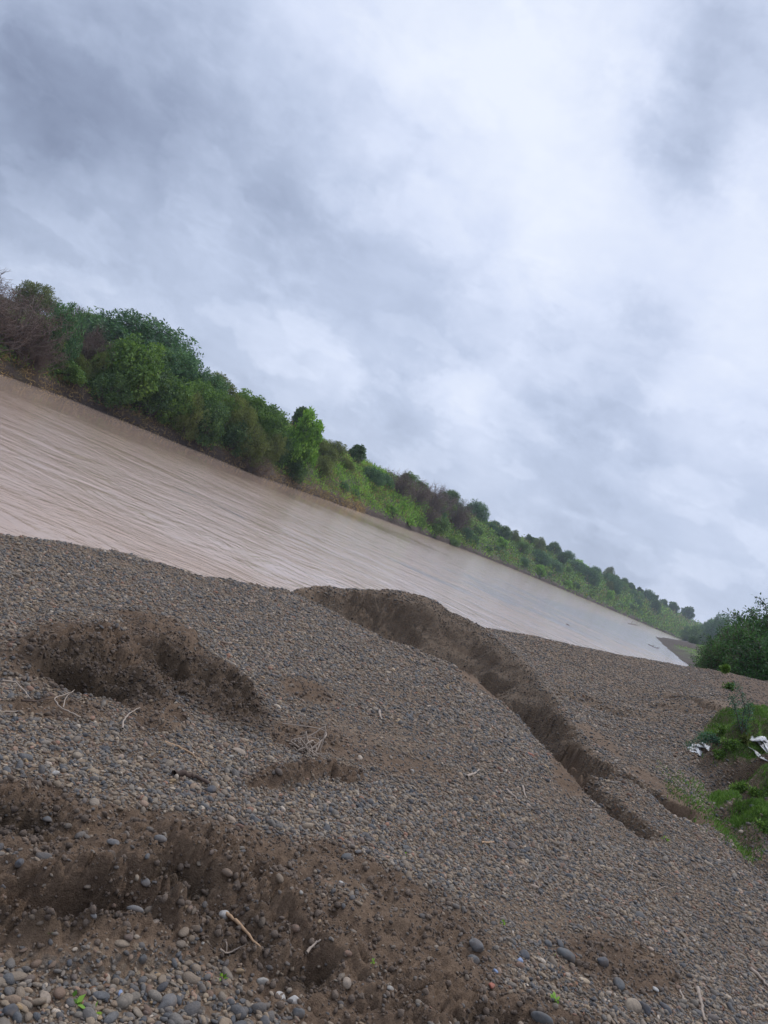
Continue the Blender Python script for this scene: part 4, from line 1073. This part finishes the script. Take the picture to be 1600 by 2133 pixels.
clutter('undergrowth', 220000, 100, 1100, 1.6, 60, .30, .08, m_green, 'leafy undergrowth filling the far bank between bushes', 'undergrowth', .3, thick, seed=5)
clutter('bank_grass', 120000, 150, 1100, 1.2, 40, .40, .05, m_bright, 'green grass on the far bank slope', 'grass', 1.2, lambda x, y, d, r: (y > 104) & ((fbm(x, y, .12, 3, .5, 91) > -.05) | (y < 190)) & (r.random(len(x)) < np.where(y < 190, .8, .35)), seed=6)
clutter('dry_grass', 45000, 150, 1100, 2, 40, .45, .03, m_straw, 'straw coloured dry grass on the far bank slope', 'grass', 1.3, lambda x, y, d, r: (y > 100) & (fbm(x, y, .10, 3, .5, 95) > -.1), seed=7)
clutter('bank_edge_twigs', 26000, 90, 400, .1, 2.2, .55, .02, m_straw, 'dry roots and stalks along the eroded foot of the far bank', 'twigs', .1, lambda x, y, d, r: y < 140, seed=8)
# grass on the right bank downstream
r = np.random.default_rng(77); n = 60000
i = r.integers(20, 300, n); d = r.uniform(.6, 1, n) * 0 + r.uniform(.5, 40, n) ** 1.0; x, y = RX[i] + QX[i] * d, RY[i] + QY[i] * d
k = (fbm(x, y, .12, 3, .5, 57) > -.05) & (y > 55) & (d > np.where(y < 185, 3, 11)); x, y, d = x[k], y[k], d[k]
P = np.stack([x, y, np.interp(d, PD, PZ)], -1) + r.normal(size=(len(x), 3)) * [.3, .3, .12]
me = leaf_mesh(P, unit(r.normal(size=P.shape) * .4 + [0, 0, 1.2]), r.uniform(.2, .5, len(P)), .05, r, r.random(len(P)), 'grass'); me.materials.append(m_bright)
o = bpy.data.objects.new('riverside_grass', me); C.objects.link(o); tag(o, 'bright green grass on the downstream right bank', 'grass', kind='stuff')

m_grass = leaf_mat('short_green_grass', (.060, .110, .022), (.120, .215, .042), (.21, .32, .075), .2)
# near grass tufts on the hummocks: fine blades
r = np.random.default_rng(78); n = 700000
t = r.uniform(.36, .86, n); y = np.exp(r.uniform(math.log(5.2), math.log(14.5), n)); x = t * y
gd = samp(grass, x, y)
k = r.random(n) < np.clip(gd, 0, 1) ** 1.3 * .75; x, y, gd = x[k], y[k], gd[k]
z = samp(Zg, x, y); n = len(x)
P = np.stack([x, y, z - .01], -1)
cl_ = np.clip(.5 + fbm(x, y, 2.2, 3, .6, 81) * .6, 0, 1)
Dn = unit(r.normal(size=P.shape) * .45 + [0, 0, 1.0])
L = r.uniform(.025, .075, n) * (.5 + cl_)
me = leaf_mesh(P, Dn, L, .003 + .003 * r.random(n), r, np.clip(cl_ * .8 + r.normal(0, .18, n), 0, 1), 'grass'); me.materials.append(m_grass)
o = bpy.data.objects.new('short_grass', me); C.objects.link(o); tag(o, 'short bright green grass on earth hummocks at the right edge', 'grass', kind='stuff')
# ------------------------------------------------------------------ single stones
m_stone, g, bs, out = material('picked_stone')
tco = g.n('ShaderNodeTexCoord').outputs['Object']; oc = g.n('ShaderNodeObjectInfo').outputs['Color']
nz = g.noise(tco, 60, 6, .7); nd2 = g.noise(tco, 22, 4, .6)
g.set(bs.inputs['Base Color'], g.mix(1.0, oc, g.ramp(nz, [(.3, (.55, .55, .55)), (.7, (1.35, 1.3, 1.25))]), 'MULTIPLY')); bs.inputs['Roughness'].default_value = .8
lk = bs.inputs['Base Color'].links[0].from_socket; g.set(bs.inputs['Base Color'], g.mix(g.maprange(nd2, .42, .62, .15, .75), lk, (.115, .085, .062)))
g.set(bs.inputs['Normal'], g.bump(g.noise(tco, 150, 4, .7), .5, .003))
COLS = {'dark blue grey': (.058, .066, .078), 'mid grey': (.145, .143, .14), 'pale': (.33, .31, .27), 'white': (.48, .46, .42), 'tan': (.30, .24, .17), 'brick red': (.34, .10, .055),
        'orange brown': (.27, .14, .08), 'bluish': (.26, .34, .50), 'slate': (.085, .092, .095), 'rust': (.16, .075, .045), 'beige': (.34, .27, .20)}
def stone(u, v, w, col, label, asp=.7, rot=None, flat=.6, seed=None, sharp=.35):
    p = ground_hit(u, v)
    if p is None: return
    r = np.random.default_rng(int(u * 7 + v))
    R = .86 * w / 2 / FPX * np.linalg.norm(p - [0, 0, H])
    P = stone_verts(Vh, r, flat, sharp) * R * [1, asp / .8, 1]
    me = np_mesh('stone', P, Fh, 3)
    o = new_obj('stone', me, [m_stone]); o.location = (p[0], p[1], p[2] + R * flat * .2); o.color = (*COLS[col], 1)
    o.rotation_euler = (r.normal() * .12, r.normal() * .12, r.uniform(0, 3.14) if rot is None else rot)
    tag(o, label, 'stone')
for a in [
 (1105, 1574, 20, 'brick red', 'rounded brick red stone high on the slope below the gully'),
 (1015, 1626, 17, 'orange brown', 'orange brown rounded stone next to a short pale stick'),
 (704, 1477, 10, 'brick red', 'tiny bright red stone right of the bare mud patch on the mid slope'),
 (858, 1608, 14, 'pale', 'small pale pinkish stone in the middle of the slope'),
 (497, 1567, 34, 'beige', 'large flat beige stone beside the root tangle', .8, .3, .35),
 (481, 1578, 16, 'pale', 'small pale stone touching the large flat beige one'),
 (437, 1650, 32, 'dark blue grey', 'largest dark angular stone at the end of the rotten branch', .8, None, .7, None, .6),
 (390, 1635, 22, 'dark blue grey', 'dark oval stone just above the rotten branch'),
 (160, 1578, 24, 'tan', 'smooth tan stone on the left gravel below the mud mound', .8, None, .7),
 (115, 1612, 18, 'white', 'bright white lumpy stone on the left gravel'),
 (771, 1672, 20, 'mid grey', 'upright grey oval stone on the gravel right of the mud lump', .6, None, .9),
 (753, 1664, 16, 'orange brown', 'orange brown stone just left of the upright grey oval'),
 (742, 1654, 20, 'tan', 'tan stone in the cluster left of the upright grey oval'),
 (690, 1692, 24, 'dark blue grey', 'dark blue flat stone in the middle gravel band'),
 (668, 1657, 20, 'dark blue grey', 'dark slanted blue stone below the mud lump', .5),
 (535, 1711, 20, 'slate', 'round dark grey stone at the lower edge of the middle gravel'),
 (498, 1723, 22, 'rust', 'flat rusty stone near the round dark grey one', .5),
 (722, 1790, 34, 'slate', 'big smooth slate stone on brown earth with a smaller one behind', .7),
 (742, 1783, 18, 'mid grey', 'smaller grey stone behind the big slate one'),
 (711, 1840, 15, 'white', 'small white oval stone on brown earth below the slate stone'),
 (625, 1865, 14, 'pale', 'small pale stone on the smooth earth patch in the middle'),
 (845, 1770, 26, 'slate', 'dark wedge-like stone on bare ground, right of the big slate one', .5, None, .6, None, .6),
 (968, 1815, 14, 'white', 'clean white small stone on the gravel right of centre'),
 (330, 1758, 30, 'mid grey', 'grey stone under a pale pebble above the broken mud'),
 (334, 1749, 16, 'pale', 'pale pebble resting behind the grey stone above the broken mud'),
 (97, 1714, 22, 'slate', 'grey stone on the brown earth at the left'),
 (37, 1806, 24, 'dark blue grey', 'dark stone with a white pebble in front, near the left edge'),
 (32, 1811, 12, 'white', 'white pebble in front of the dark stone near the left edge'),
 (235, 1756, 30, 'mid grey', 'pale grey flat stone tilted on the cracked mud', .5, None, .4),
 (277, 1846, 18, 'tan', 'tan pebble first in the row of three on the mud ridge'),
 (300, 1843, 22, 'mid grey', 'round grey stone in the middle of the row of three on the mud ridge', .9, None, .8),
 (318, 1845, 13, 'slate', 'small grey pebble last in the row of three on the mud ridge'),
 (302, 1722 + 72, 18, 'slate', 'grey pebble on cracked mud behind the row of three'),
 (280, 1898, 36, 'mid grey', 'long flat grey stone lying on the edge of the dark hollow', .45, .2, .4),
 (187, 1925, 18, 'mid grey', 'small grey stone at the rim of the dark hollow'),
 (293, 2007, 20, 'slate', 'dark egg-shaped stone standing in the mud near the bottom', .8, None, 1.0),
 (143, 2010, 18, 'dark blue grey', 'dark stone among pale pebbles near the bottom left'),
 (410, 1946, 17, 'dark blue grey', 'blue grey pebble left of the small curly root'),
 (422, 1967, 10, 'pale', 'small pale pebble below the blue grey pebble'),
 (250, 2072, 18, 'bluish', 'smooth light blue pebble at the bottom left'),
 (20, 2110, 30, 'dark blue grey', 'big dark rounded stone in the bottom left corner', .8, None, .8),
 (92, 2085, 32, 'beige', 'big beige stone near the bottom left corner', .8),
 (350, 2090, 40, 'mid grey', 'broad pinkish grey stone near the bottom edge', .7),
 (545, 2050, 26, 'pale', 'pale stone half sunk in mud near the bottom'),
 (720, 2052, 28, 'beige', 'smooth beige stone right of the dark hole', .75),
 (583, 2080, 26, 'white', 'left of the two whitish angular stones at the bottom', .8, None, .7, None, .7),
 (608, 2090, 30, 'white', 'right of the two whitish angular stones at the bottom', .8, None, .7, None, .7),
 (620, 2113, 32, 'slate', 'grey stone just below the two whitish ones'),
 (1022, 2060, 20, 'brick red', 'brick red angular fragment near the bottom centre right', .8, None, .6, None, .8),
 (812, 2062, 20, 'pale', 'round whitish stone in dark earth at the bottom centre'),
 (1180, 2030 - 35, 46, 'slate', 'largest flat grey stone on the lower right gravel', .7, None, .45),
 (1092, 1992, 26, 'dark blue grey', 'blue grey stone left of the largest flat grey one'),
 (1082, 2004, 16, 'bluish', 'small light bluish stone below the blue grey one'),
 (1031, 2026, 12, 'bluish', 'tiny blue pebble left of the brick red fragment'),
 (1183, 2033, 18, 'beige', 'square beige stone below the largest flat grey one'),
 (1140, 1970, 22, 'slate', 'rounded dark grey stone above the largest flat grey one'),
 (990, 1975, 34, 'mid grey', 'reddish grey block-like stone on the gravel edge', .7, None, .7, None, .6),
 (985, 2003, 30, 'slate', 'dark grey stone beneath the reddish grey block'),
 (1288, 2055, 40, 'slate', 'smooth slate stone near the tan and black pair at lower right', .6),
 (1316, 2100, 42, 'tan', 'tan oval stone of the tan and black pair at lower right', .7),
 (1340, 2104, 32, 'dark blue grey', 'black stone leaning on the tan oval one', .6, None, .8),
 (1385, 2105, 30, 'dark blue grey', 'second black stone, right of the leaning one'),
 (1125, 2127, 46, 'slate', 'greenish grey long stone at the bottom edge', .45),
 (1365, 2063, 16, 'white', 'white chip beside a dark hole at lower right'),
 (1252, 2008, 34, 'dark blue grey', 'long dark blue stone on the lower right gravel', .5),
 (1331, 1912, 26, 'slate', 'dark stone in the middle of the right gravel'),
 (1186, 1828, 20, 'slate', 'dark stone right of the clean white one'),
 (988, 1602 + 10, 20, 'slate', 'flat dark stone beside the short pale stick', .5),
 (905, 1545, 16, 'rust', 'brown stone on the upper slope above the pale pinkish stone'),
 (1040, 1593 + 12, 20, 'rust', 'flat brown stone right of the orange brown one', .5),
 (1130, 1578, 16, 'slate', 'dark stone just right of the brick red stone'),
 (676, 1333, 16, 'rust', 'dark brown clod-like stone at the upper end of the long twig'),
 (1474, 1802, 24, 'tan', 'pale tan stone near the right edge below the gully', .6),
]: stone(*a)

# ------------------------------------------------------------------ sticks, roots
m_stick = bark_mat('weathered_wood', (.20, .15, .11), (.40, .32, .25)); m_tan = bark_mat('peeled_tan_wood', (.26, .15, .08), (.46, .30, .17)); m_dark = bark_mat('wet_dark_wood', (.03, .02, .015), (.10, .06, .04))
def on_ground(u, v, lift=0.0):
    p = ground_hit(u, v)
    if p is None: p = pt(u, v, 9)
    p = p.copy(); p[2] += lift; return p
def stick(name, pts, rpx, label, cat='stick', mat=None, group=None, taper=.45, lift=1.1, fork=()):
    q = [on_ground(*p) for p in pts]; dist = np.linalg.norm(q[0] - [0, 0, H]); R = rpx / FPX * dist
    q = np.array(q); q[:, 2] += R * lift
    k = max(6, len(q) * 4); s0 = np.linspace(0, len(q) - 1, k)
    P = np.stack([np.interp(s0, np.arange(len(q)), q[:, i]) for i in range(3)], -1); P = blur(P, 3, 0); P[1:-1] += rng.normal(0, R * .18, (k - 2, 3))
    base = P[0].copy()
    lines = [(P - base, R * np.linspace(1, taper, k) * rng.uniform(.85, 1.15, k))]
    for f in fork:
        F = np.array([on_ground(*p, R * lift) for p in f]) - base; s1 = np.linspace(0, len(F) - 1, 6)
        lines.append((np.stack([np.interp(s1, np.arange(len(F)), F[:, i]) for i in range(3)], -1), R * np.linspace(.7, .35, 6)))
    me = tubes(lines, name, 7); o = new_obj(name, me, [mat or m_stick]); o.location = base
    tag(o, label, cat, group); return o
stick('stick', [(466, 1912), (490, 1938), (520, 1962), (545, 1990)], 3.6, 'peeled tan stick with a pale stone at its upper end, on the brown mud', mat=m_tan, lift=1.6)
stone(467, 1908, 28, 'white', 'pale whitish stone at the upper end of the peeled tan stick', .8, None, .7)
stick('stick', [(635, 1992), (650, 1975), (664, 1966)], 3.0, 'short pale stick pointing up from the edge of the dark hole')
stick('twig', [(703, 1340), (722, 1352), (738, 1366), (752, 1380)], 1.8, 'long dark twig on the upper slope behind the mud mound', 'twig', m_dark)
stick('stick', [(970, 1708 - 86), (986, 1615), (997, 1607)], 3.0, 'short pale stick beside the orange brown stone', lift=1.4)
stick('stick', [(1052, 1648), (1066, 1660), (1079, 1672)], 3.2, 'left of two short sticks below the orange brown stone')
stick('stick', [(1088, 1640), (1090, 1655), (1095, 1668)], 2.4, 'right of two short sticks below the orange brown stone, nearly upright')
stick('stick', [(788, 1484), (790, 1494), (794, 1503)], 3.0, 'stubby pale stick on the mid slope right of the tiny red stone')
stick('stick', [(1128, 1696), (1150, 1694), (1182, 1696)], 1.3, 'thin dark straight twig on the slope under the gully end', 'twig', m_dark)
stick('stick', [(1000, 1757), (1015, 1759), (1028, 1756)], 2.6, 'short reddish stick on the middle gravel', mat=m_tan)
stick('twig', [(1270, 1894), (1290, 1905), (1308, 1916)], 1.8, 'dark diagonal twig on the right gravel', 'twig', m_dark)
stick('twig', [(1352, 1860), (1370, 1855), (1386, 1848)], 1.2, 'thin pale twig on the right gravel', 'twig')
stick('twig', [(980, 1885), (992, 1900), (1003, 1912)], 1.3, 'thin pale twig below the clean white stone', 'twig')
stick('root', [(1450, 2062), (1455, 2085), (1460, 2105), (1466, 2135)], 3.6, 'bent pale root lying at the bottom right', 'root')
stick('root', [(1412, 2070), (1420, 2082), (1424, 2092)], 2.5, 'short curved pale root left of the bent one at the bottom right', 'root')
stick('stick', [(1560, 2020), (1580, 2040), (1605, 2070)], 3.5, 'long grey stick leaving the right edge near the bottom')
stick('branch', [(358, 1618), (385, 1620), (410, 1628), (432, 1640)], 6.5, 'thick rotten dark brown branch piece below the mud mound', 'branch', m_dark)
stick('root', [(340, 1548), (370, 1558), (400, 1575), (425, 1598)], 2.4, 'long straight reddish root across the gravel above the rotten branch', 'root', m_tan)
stick('root', [(250, 1530), (252, 1512), (265, 1495), (288, 1484)], 2.4, 'curved pale root arching at the foot of the mud mound', 'root', lift=4)
stick('root', [(165, 1503), (145, 1494), (120, 1480), (108, 1462), (128, 1456), (150, 1448)], 1.8, 'looped root on the left gravel below the mound', 'root', lift=4, fork=[[(128, 1482), (132, 1462), (152, 1444)]])
stick('root', [(0, 1424), (30, 1428), (50, 1450), (62, 1465)], 2.2, 'pale root near the left edge at the mound foot', 'root', lift=3)
stick('root', [(0, 1485), (30, 1485), (62, 1482)], 1.6, 'thin straight yellowish root at the left edge', 'root')
stick('root', [(40, 1466), (70, 1468), (118, 1456)], 2.0, 'dark curved root at the left under the mound', 'root', m_dark)
stick('root', [(455, 1980), (470, 1990), (490, 1982), (512, 1970)], 2.2, 'small curly pale root below the tan stick', 'root', fork=[[(470, 1990), (468, 1975), (466, 1962)]])
# root tangle
r = np.random.default_rng(4); c0 = on_ground(640, 1568); sc0 = np.linalg.norm(c0 - [0, 0, H]) / FPX
lines = []
for k in range(26):
    a = r.uniform(0, 6.283); L_ = r.uniform(18, 48) * sc0
    P = bend((r.normal() * 10 * sc0, r.normal() * 8 * sc0, 2 * sc0), (math.cos(a) * L_, math.sin(a) * L_ * .8, r.uniform(2, 16) * sc0), r, 9, .35); P[:, 2] = np.abs(P[:, 2]) + sc0
    lines.append((P, np.linspace(1.7, .8, 9) * sc0))
for a in ((-95, -8, -2, 30), (-70, 25, 10, 18)):
    lines.append((bend((0, 0, 3 * sc0), (a[0] * sc0, a[1] * sc0 * 3, 8 * sc0), r, 9, .2), np.linspace(1.8, .9, 9) * sc0))
o = new_obj('root_tangle', tubes(lines, 'root_tangle', 5), [m_stick]); o.location = c0; tag(o, 'tangle of pale curled roots on the gravel beside the brown mud lump', 'roots')

# ------------------------------------------------------------------ torn white plastic
m_pl, g, bs, out = material('dirty_white_plastic'); tco = g.n('ShaderNodeTexCoord').outputs['Object']
g.set(bs.inputs['Base Color'], g.ramp(g.noise(tco, 14, 6, .7), [(.30, (.10, .08, .06)), (.45, (.38, .36, .33)), (.56, (.55, .55, .54)), (.8, (.66, .67, .67))])); bs.inputs['Roughness'].default_value = .5
g.set(bs.inputs['Normal'], g.bump(g.noise(tco, 30, 5, .6, 1.0), .7, .02))
def plastic(strips, label, seed):
    r = np.random.default_rng(seed); Vs, Fs, b = [], [], 0; c = on_ground(*strips[0][0][0])
    for pts, w, hgt in strips:
        q = np.array([on_ground(*p) for p in pts]); k, m = 26, 9; s0 = np.linspace(0, len(q) - 1, k)
        P = np.stack([np.interp(s0, np.arange(len(q)), q[:, i]) for i in range(3)], -1)
        dist = np.linalg.norm(P[0] - [0, 0, H]); W_ = w / FPX * dist; T = unit(np.gradient(P, axis=0)); Sd = unit(np.cross(T, [0, 0, 1.]))
        u_ = np.linspace(-1, 1, m); env = np.sin(np.pi * np.clip(s0 / (len(q) - 1), .06, .94)) ** .6 * r.uniform(.7, 1.15, k)
        G = P[:, None] + Sd[:, None] * (u_[None, :, None] * W_ * env[:, None, None] * 1.6)
        fold = .5 + .5 * np.sin(u_[None, :] * 5 + s0[:, None] * 2.2 + r.uniform(0, 6)) + r.normal(0, .18, (k, m))
        G[..., 2] += W_ * hgt * (.15 + fold * (1 - .6 * u_[None, :] ** 2)) * env[:, None] + .01
        ii, jj = np.meshgrid(np.arange(k - 1), np.arange(m - 1), indexing='ij'); b0 = b + (ii * m + jj).ravel()
        Vs.append(G.reshape(-1, 3)); Fs.append(np.stack([b0, b0 + 1, b0 + m + 1, b0 + m], -1)); b += k * m
    me = np_mesh('plastic_sack', np.concatenate(Vs) - c, np.concatenate(Fs)); o = new_obj('plastic_sack', me, [m_pl]); o.location = c
    md = o.modifiers.new('sheet', 'SOLIDIFY'); md.thickness = .002
    tag(o, label, 'plastic sack')
plastic([([(1433, 1563), (1450, 1560), (1470, 1562)], 7, 1.0), ([(1442, 1556), (1452, 1566), (1458, 1578)], 4, .9), ([(1455, 1554), (1468, 1560), (1480, 1574)], 4, 1.0), ([(1436, 1567), (1455, 1570)], 3, .6)], 'crumpled dirty white plastic lying left of the grass hummocks', 3)
plastic([([(1560, 1546), (1580, 1540), (1592, 1552), (1604, 1574)], 7, .9), ([(1556, 1562), (1572, 1570), (1586, 1584), (1596, 1592)], 4, .9), ([(1572, 1552), (1582, 1556), (1600, 1580)], 4, .8)], 'torn white sack half open on the earth between grass hummocks at the right edge', 9)

# ------------------------------------------------------------------ small plants
m_teal = leaf_mat('teal_green_leaflets', (.035, .085, .06), (.07, .15, .10), (.12, .22, .15))
def spray(name, lines_px, y, rad_px, nleaf, Lf, Wf, mat, label, cat='plant', group=None, seed=1, ground=True):
    """stems through photo points at forward distance y, leaflets along them"""
    r = np.random.default_rng(seed); st, P, Dn = [], [], []
    base = on_ground(*lines_px[0][0]) if ground else pt(*lines_px[0][0], y)
    y = base[1] if ground else y; pxm = y / FPX
    for li in lines_px:
        q = np.array([pt(u, v, y + (r.normal() * rad_px * .5 * pxm if k else 0)) for k, (u, v) in enumerate(li)]); k = 12; s0 = np.linspace(0, len(q) - 1, k)
        ln = np.stack([np.interp(s0, np.arange(len(q)), q[:, i]) for i in range(3)], -1) - base; st.append((ln, np.linspace(1.3, .4, k) * pxm))
        n = nleaf; s = r.uniform(.12, 1, n) * (k - 1.01); i = s.astype(int); f = (s - i)[:, None]; p = ln[i] * (1 - f) + ln[i + 1] * f
        sd = unit(r.normal(size=(n, 3))); P.append(p + sd * r.uniform(0, rad_px * pxm, (n, 1))); Dn.append(unit(sd + [0, 0, .1]))
    P, Dn = np.concatenate(P), np.concatenate(Dn); n = len(P)
    root = bpy.data.objects.new(name, None); C.objects.link(root); root.location = base; tag(root, label, cat, group)
    me = leaf_mesh(P, Dn, Lf * pxm * r.uniform(.7, 1.3, n), Wf * pxm, r, r.random(n)); me.materials.append(mat)
    for m_, nm in ((me, 'foliage'), (tubes(st, 'stems', 4), 'stems')):
        if nm == 'stems': m_.materials.append(m_bark)
        c = bpy.data.objects.new(nm, m_); C.objects.link(c); c.parent = root
    return root
spray('sapling', [[(1545, 1528), (1548, 1490), (1552, 1470), (1542, 1440), (1532, 1425)], [(1545, 1528), (1562, 1490), (1558, 1460)], [(1545, 1528), (1530, 1470), (1526, 1450)]], 12, 10, 330, 4.2, .8, m_teal, 'thin feathery sapling rising in front of the gravel at the right edge', seed=2)
spray('low_shrub', [[(1500, 1552), (1470, 1540), (1440, 1548), (1432, 1556)], [(1500, 1552), (1480, 1530), (1455, 1532)], [(1500, 1552), (1490, 1538), (1462, 1545)]], 12, 8, 300, 4.5, .9, m_teal, 'low sprawling feathery teal plant behind the crumpled plastic', seed=3)
for k, (u, v, w, mat, lab) in enumerate([(1505, 1535, 22, m_green, 'brownish green weed clump under the sapling'), (1520, 1560, 22, m_green, 'weed clump in shade left of the torn sack'), (1536, 1655, 18, m_green, 'leafy weed in the dark gap below the bright hummock'),
        (1548, 1648, 14, m_grass, 'bright weed tuft right of the leafy weed in the dark gap'), (1575, 1660, 20, m_green, 'weed clump at the right edge above the earth hole'), (1498, 1580, 18, m_green, 'small weed clump right of the crumpled plastic'), (1550, 1548, 14, m_olive, 'yellowish weed beside the torn sack'),
        (1590, 1735, 26, m_green, 'weed clump at the right edge where the grass ends'), (1512, 1398, 10, m_grass, 'bright weed on the gravel crest beside the sapling'), (1518, 1437, 13, m_grass, 'bright low weed left of the sapling halfway up')]):
    spray('weed', [[(u, v), (u + r.uniform(-w, w) * .8, v - w * r.uniform(.5, 1))] for _ in range(9)], 0, w * .32, 70, 6, 1.3, mat, lab, 'weed', seed=30 + k)
def seedling(u, v, w, n, label, k):
    spray('seedling', [[(u, v), (u + r.uniform(-w, w) * .5, v - w * .4)] for _ in range(2)], 0, w * .35, n, w * .55, w * .2, m_bright, label, 'seedling', seed=60 + k)
for k, a in enumerate([(155, 2104, 34, 4, 'round-leaved bright green seedling at the bottom left'), (190, 2114, 20, 4, 'small seedling right of the round-leaved one at the bottom left'), (462, 2042, 18, 5, 'little grassy seedling in the mud near the bottom'), (1046, 1926, 14, 5, 'pale green seedling on the gravel right of centre'),
        (1160, 2090, 20, 6, 'bright seedling on the earth at the bottom right'), (1251, 1980, 10, 4, 'tiny green seedling on the right gravel'), (776, 2010, 14, 5, 'thin seedling right of the dark hole'), (1160, 1996, 12, 4, 'tiny seedling beside the largest flat grey stone'), (103, 1948, 12, 3, 'tiny leaf seedling inside the dark hollow'),
        (1388, 1752, 14, 5, 'small weedlike seedling below the gully end'), (845, 1782, 12, 4, 'tiny seedling at the dark wedge-like stone')]): seedling(*a, k)

# ------------------------------------------------------------------ driftwood in the river
def drift(pts, rpx, label, forks=()):
    q = np.array([on_water(u, v) for u, v in pts]); R = rpx / FPX * q[0][1]; c = q[0].copy(); q = q - c
    lines = [(blur(np.stack([np.interp(np.linspace(0, len(q) - 1, 9), np.arange(len(q)), q[:, i]) for i in range(3)], -1), 3, 0) + [0, 0, R * .3], np.linspace(R, R * .5, 9))]
    for (du, up) in forks:
        i = int(abs(du) * 8); p = lines[0][0][i]; lines.append((bend(p, p + [du * R * 8, 0, up * R], rng, 5, .1), np.linspace(R * .6, R * .2, 5)))
    o = new_obj('driftwood', tubes(lines, 'driftwood', 6), [m_dark]); o.location = c; tag(o, label, 'driftwood')
drift([(1308, 1299), (1318, 1301), (1328, 1303)], 1.0, 'branch stranded in the river near the far side of the slick', [(.3, 9), (.7, 12), (.9, 7)])
drift([(1180, 1300), (1186, 1303)], 1.2, 'dark lump of wood drifting in the middle of the river')
drift([(1350, 1342), (1362, 1348), (1374, 1352)], .9, 'low branch lying in the shallows below the mud spit', [(.4, 6), (.8, 5)])
# ------------------------------------------------------------------ air over the river
hm = bpy.data.materials.new('thin_haze'); hm.use_nodes = True
g = NT(hm.node_tree); out = g.n('ShaderNodeOutputMaterial'); pv = g.n('ShaderNodeVolumePrincipled')
pv.inputs['Color'].default_value = (.80, .88, 1.0, 1); pv.inputs['Density'].default_value = HAZE; pv.inputs['Anisotropy'].default_value = .2
g.t.links.new(pv.outputs[0], out.inputs['Volume'])
x0, x1, y0, y1, z0, z1 = -420, 920, -90, 1520, -8.0, 34.0
V = [(x, y, z) for z in (z0, z1) for y in (y0, y1) for x in (x0, x1)]
me = np_mesh('haze', V, [(0, 2, 3, 1), (4, 5, 7, 6), (0, 1, 5, 4), (2, 6, 7, 3), (0, 4, 6, 2), (1, 3, 7, 5)])
o = new_obj('haze', me, [hm], smooth=False); tag(o, 'thin humid haze over the river', 'haze', kind='stuff')
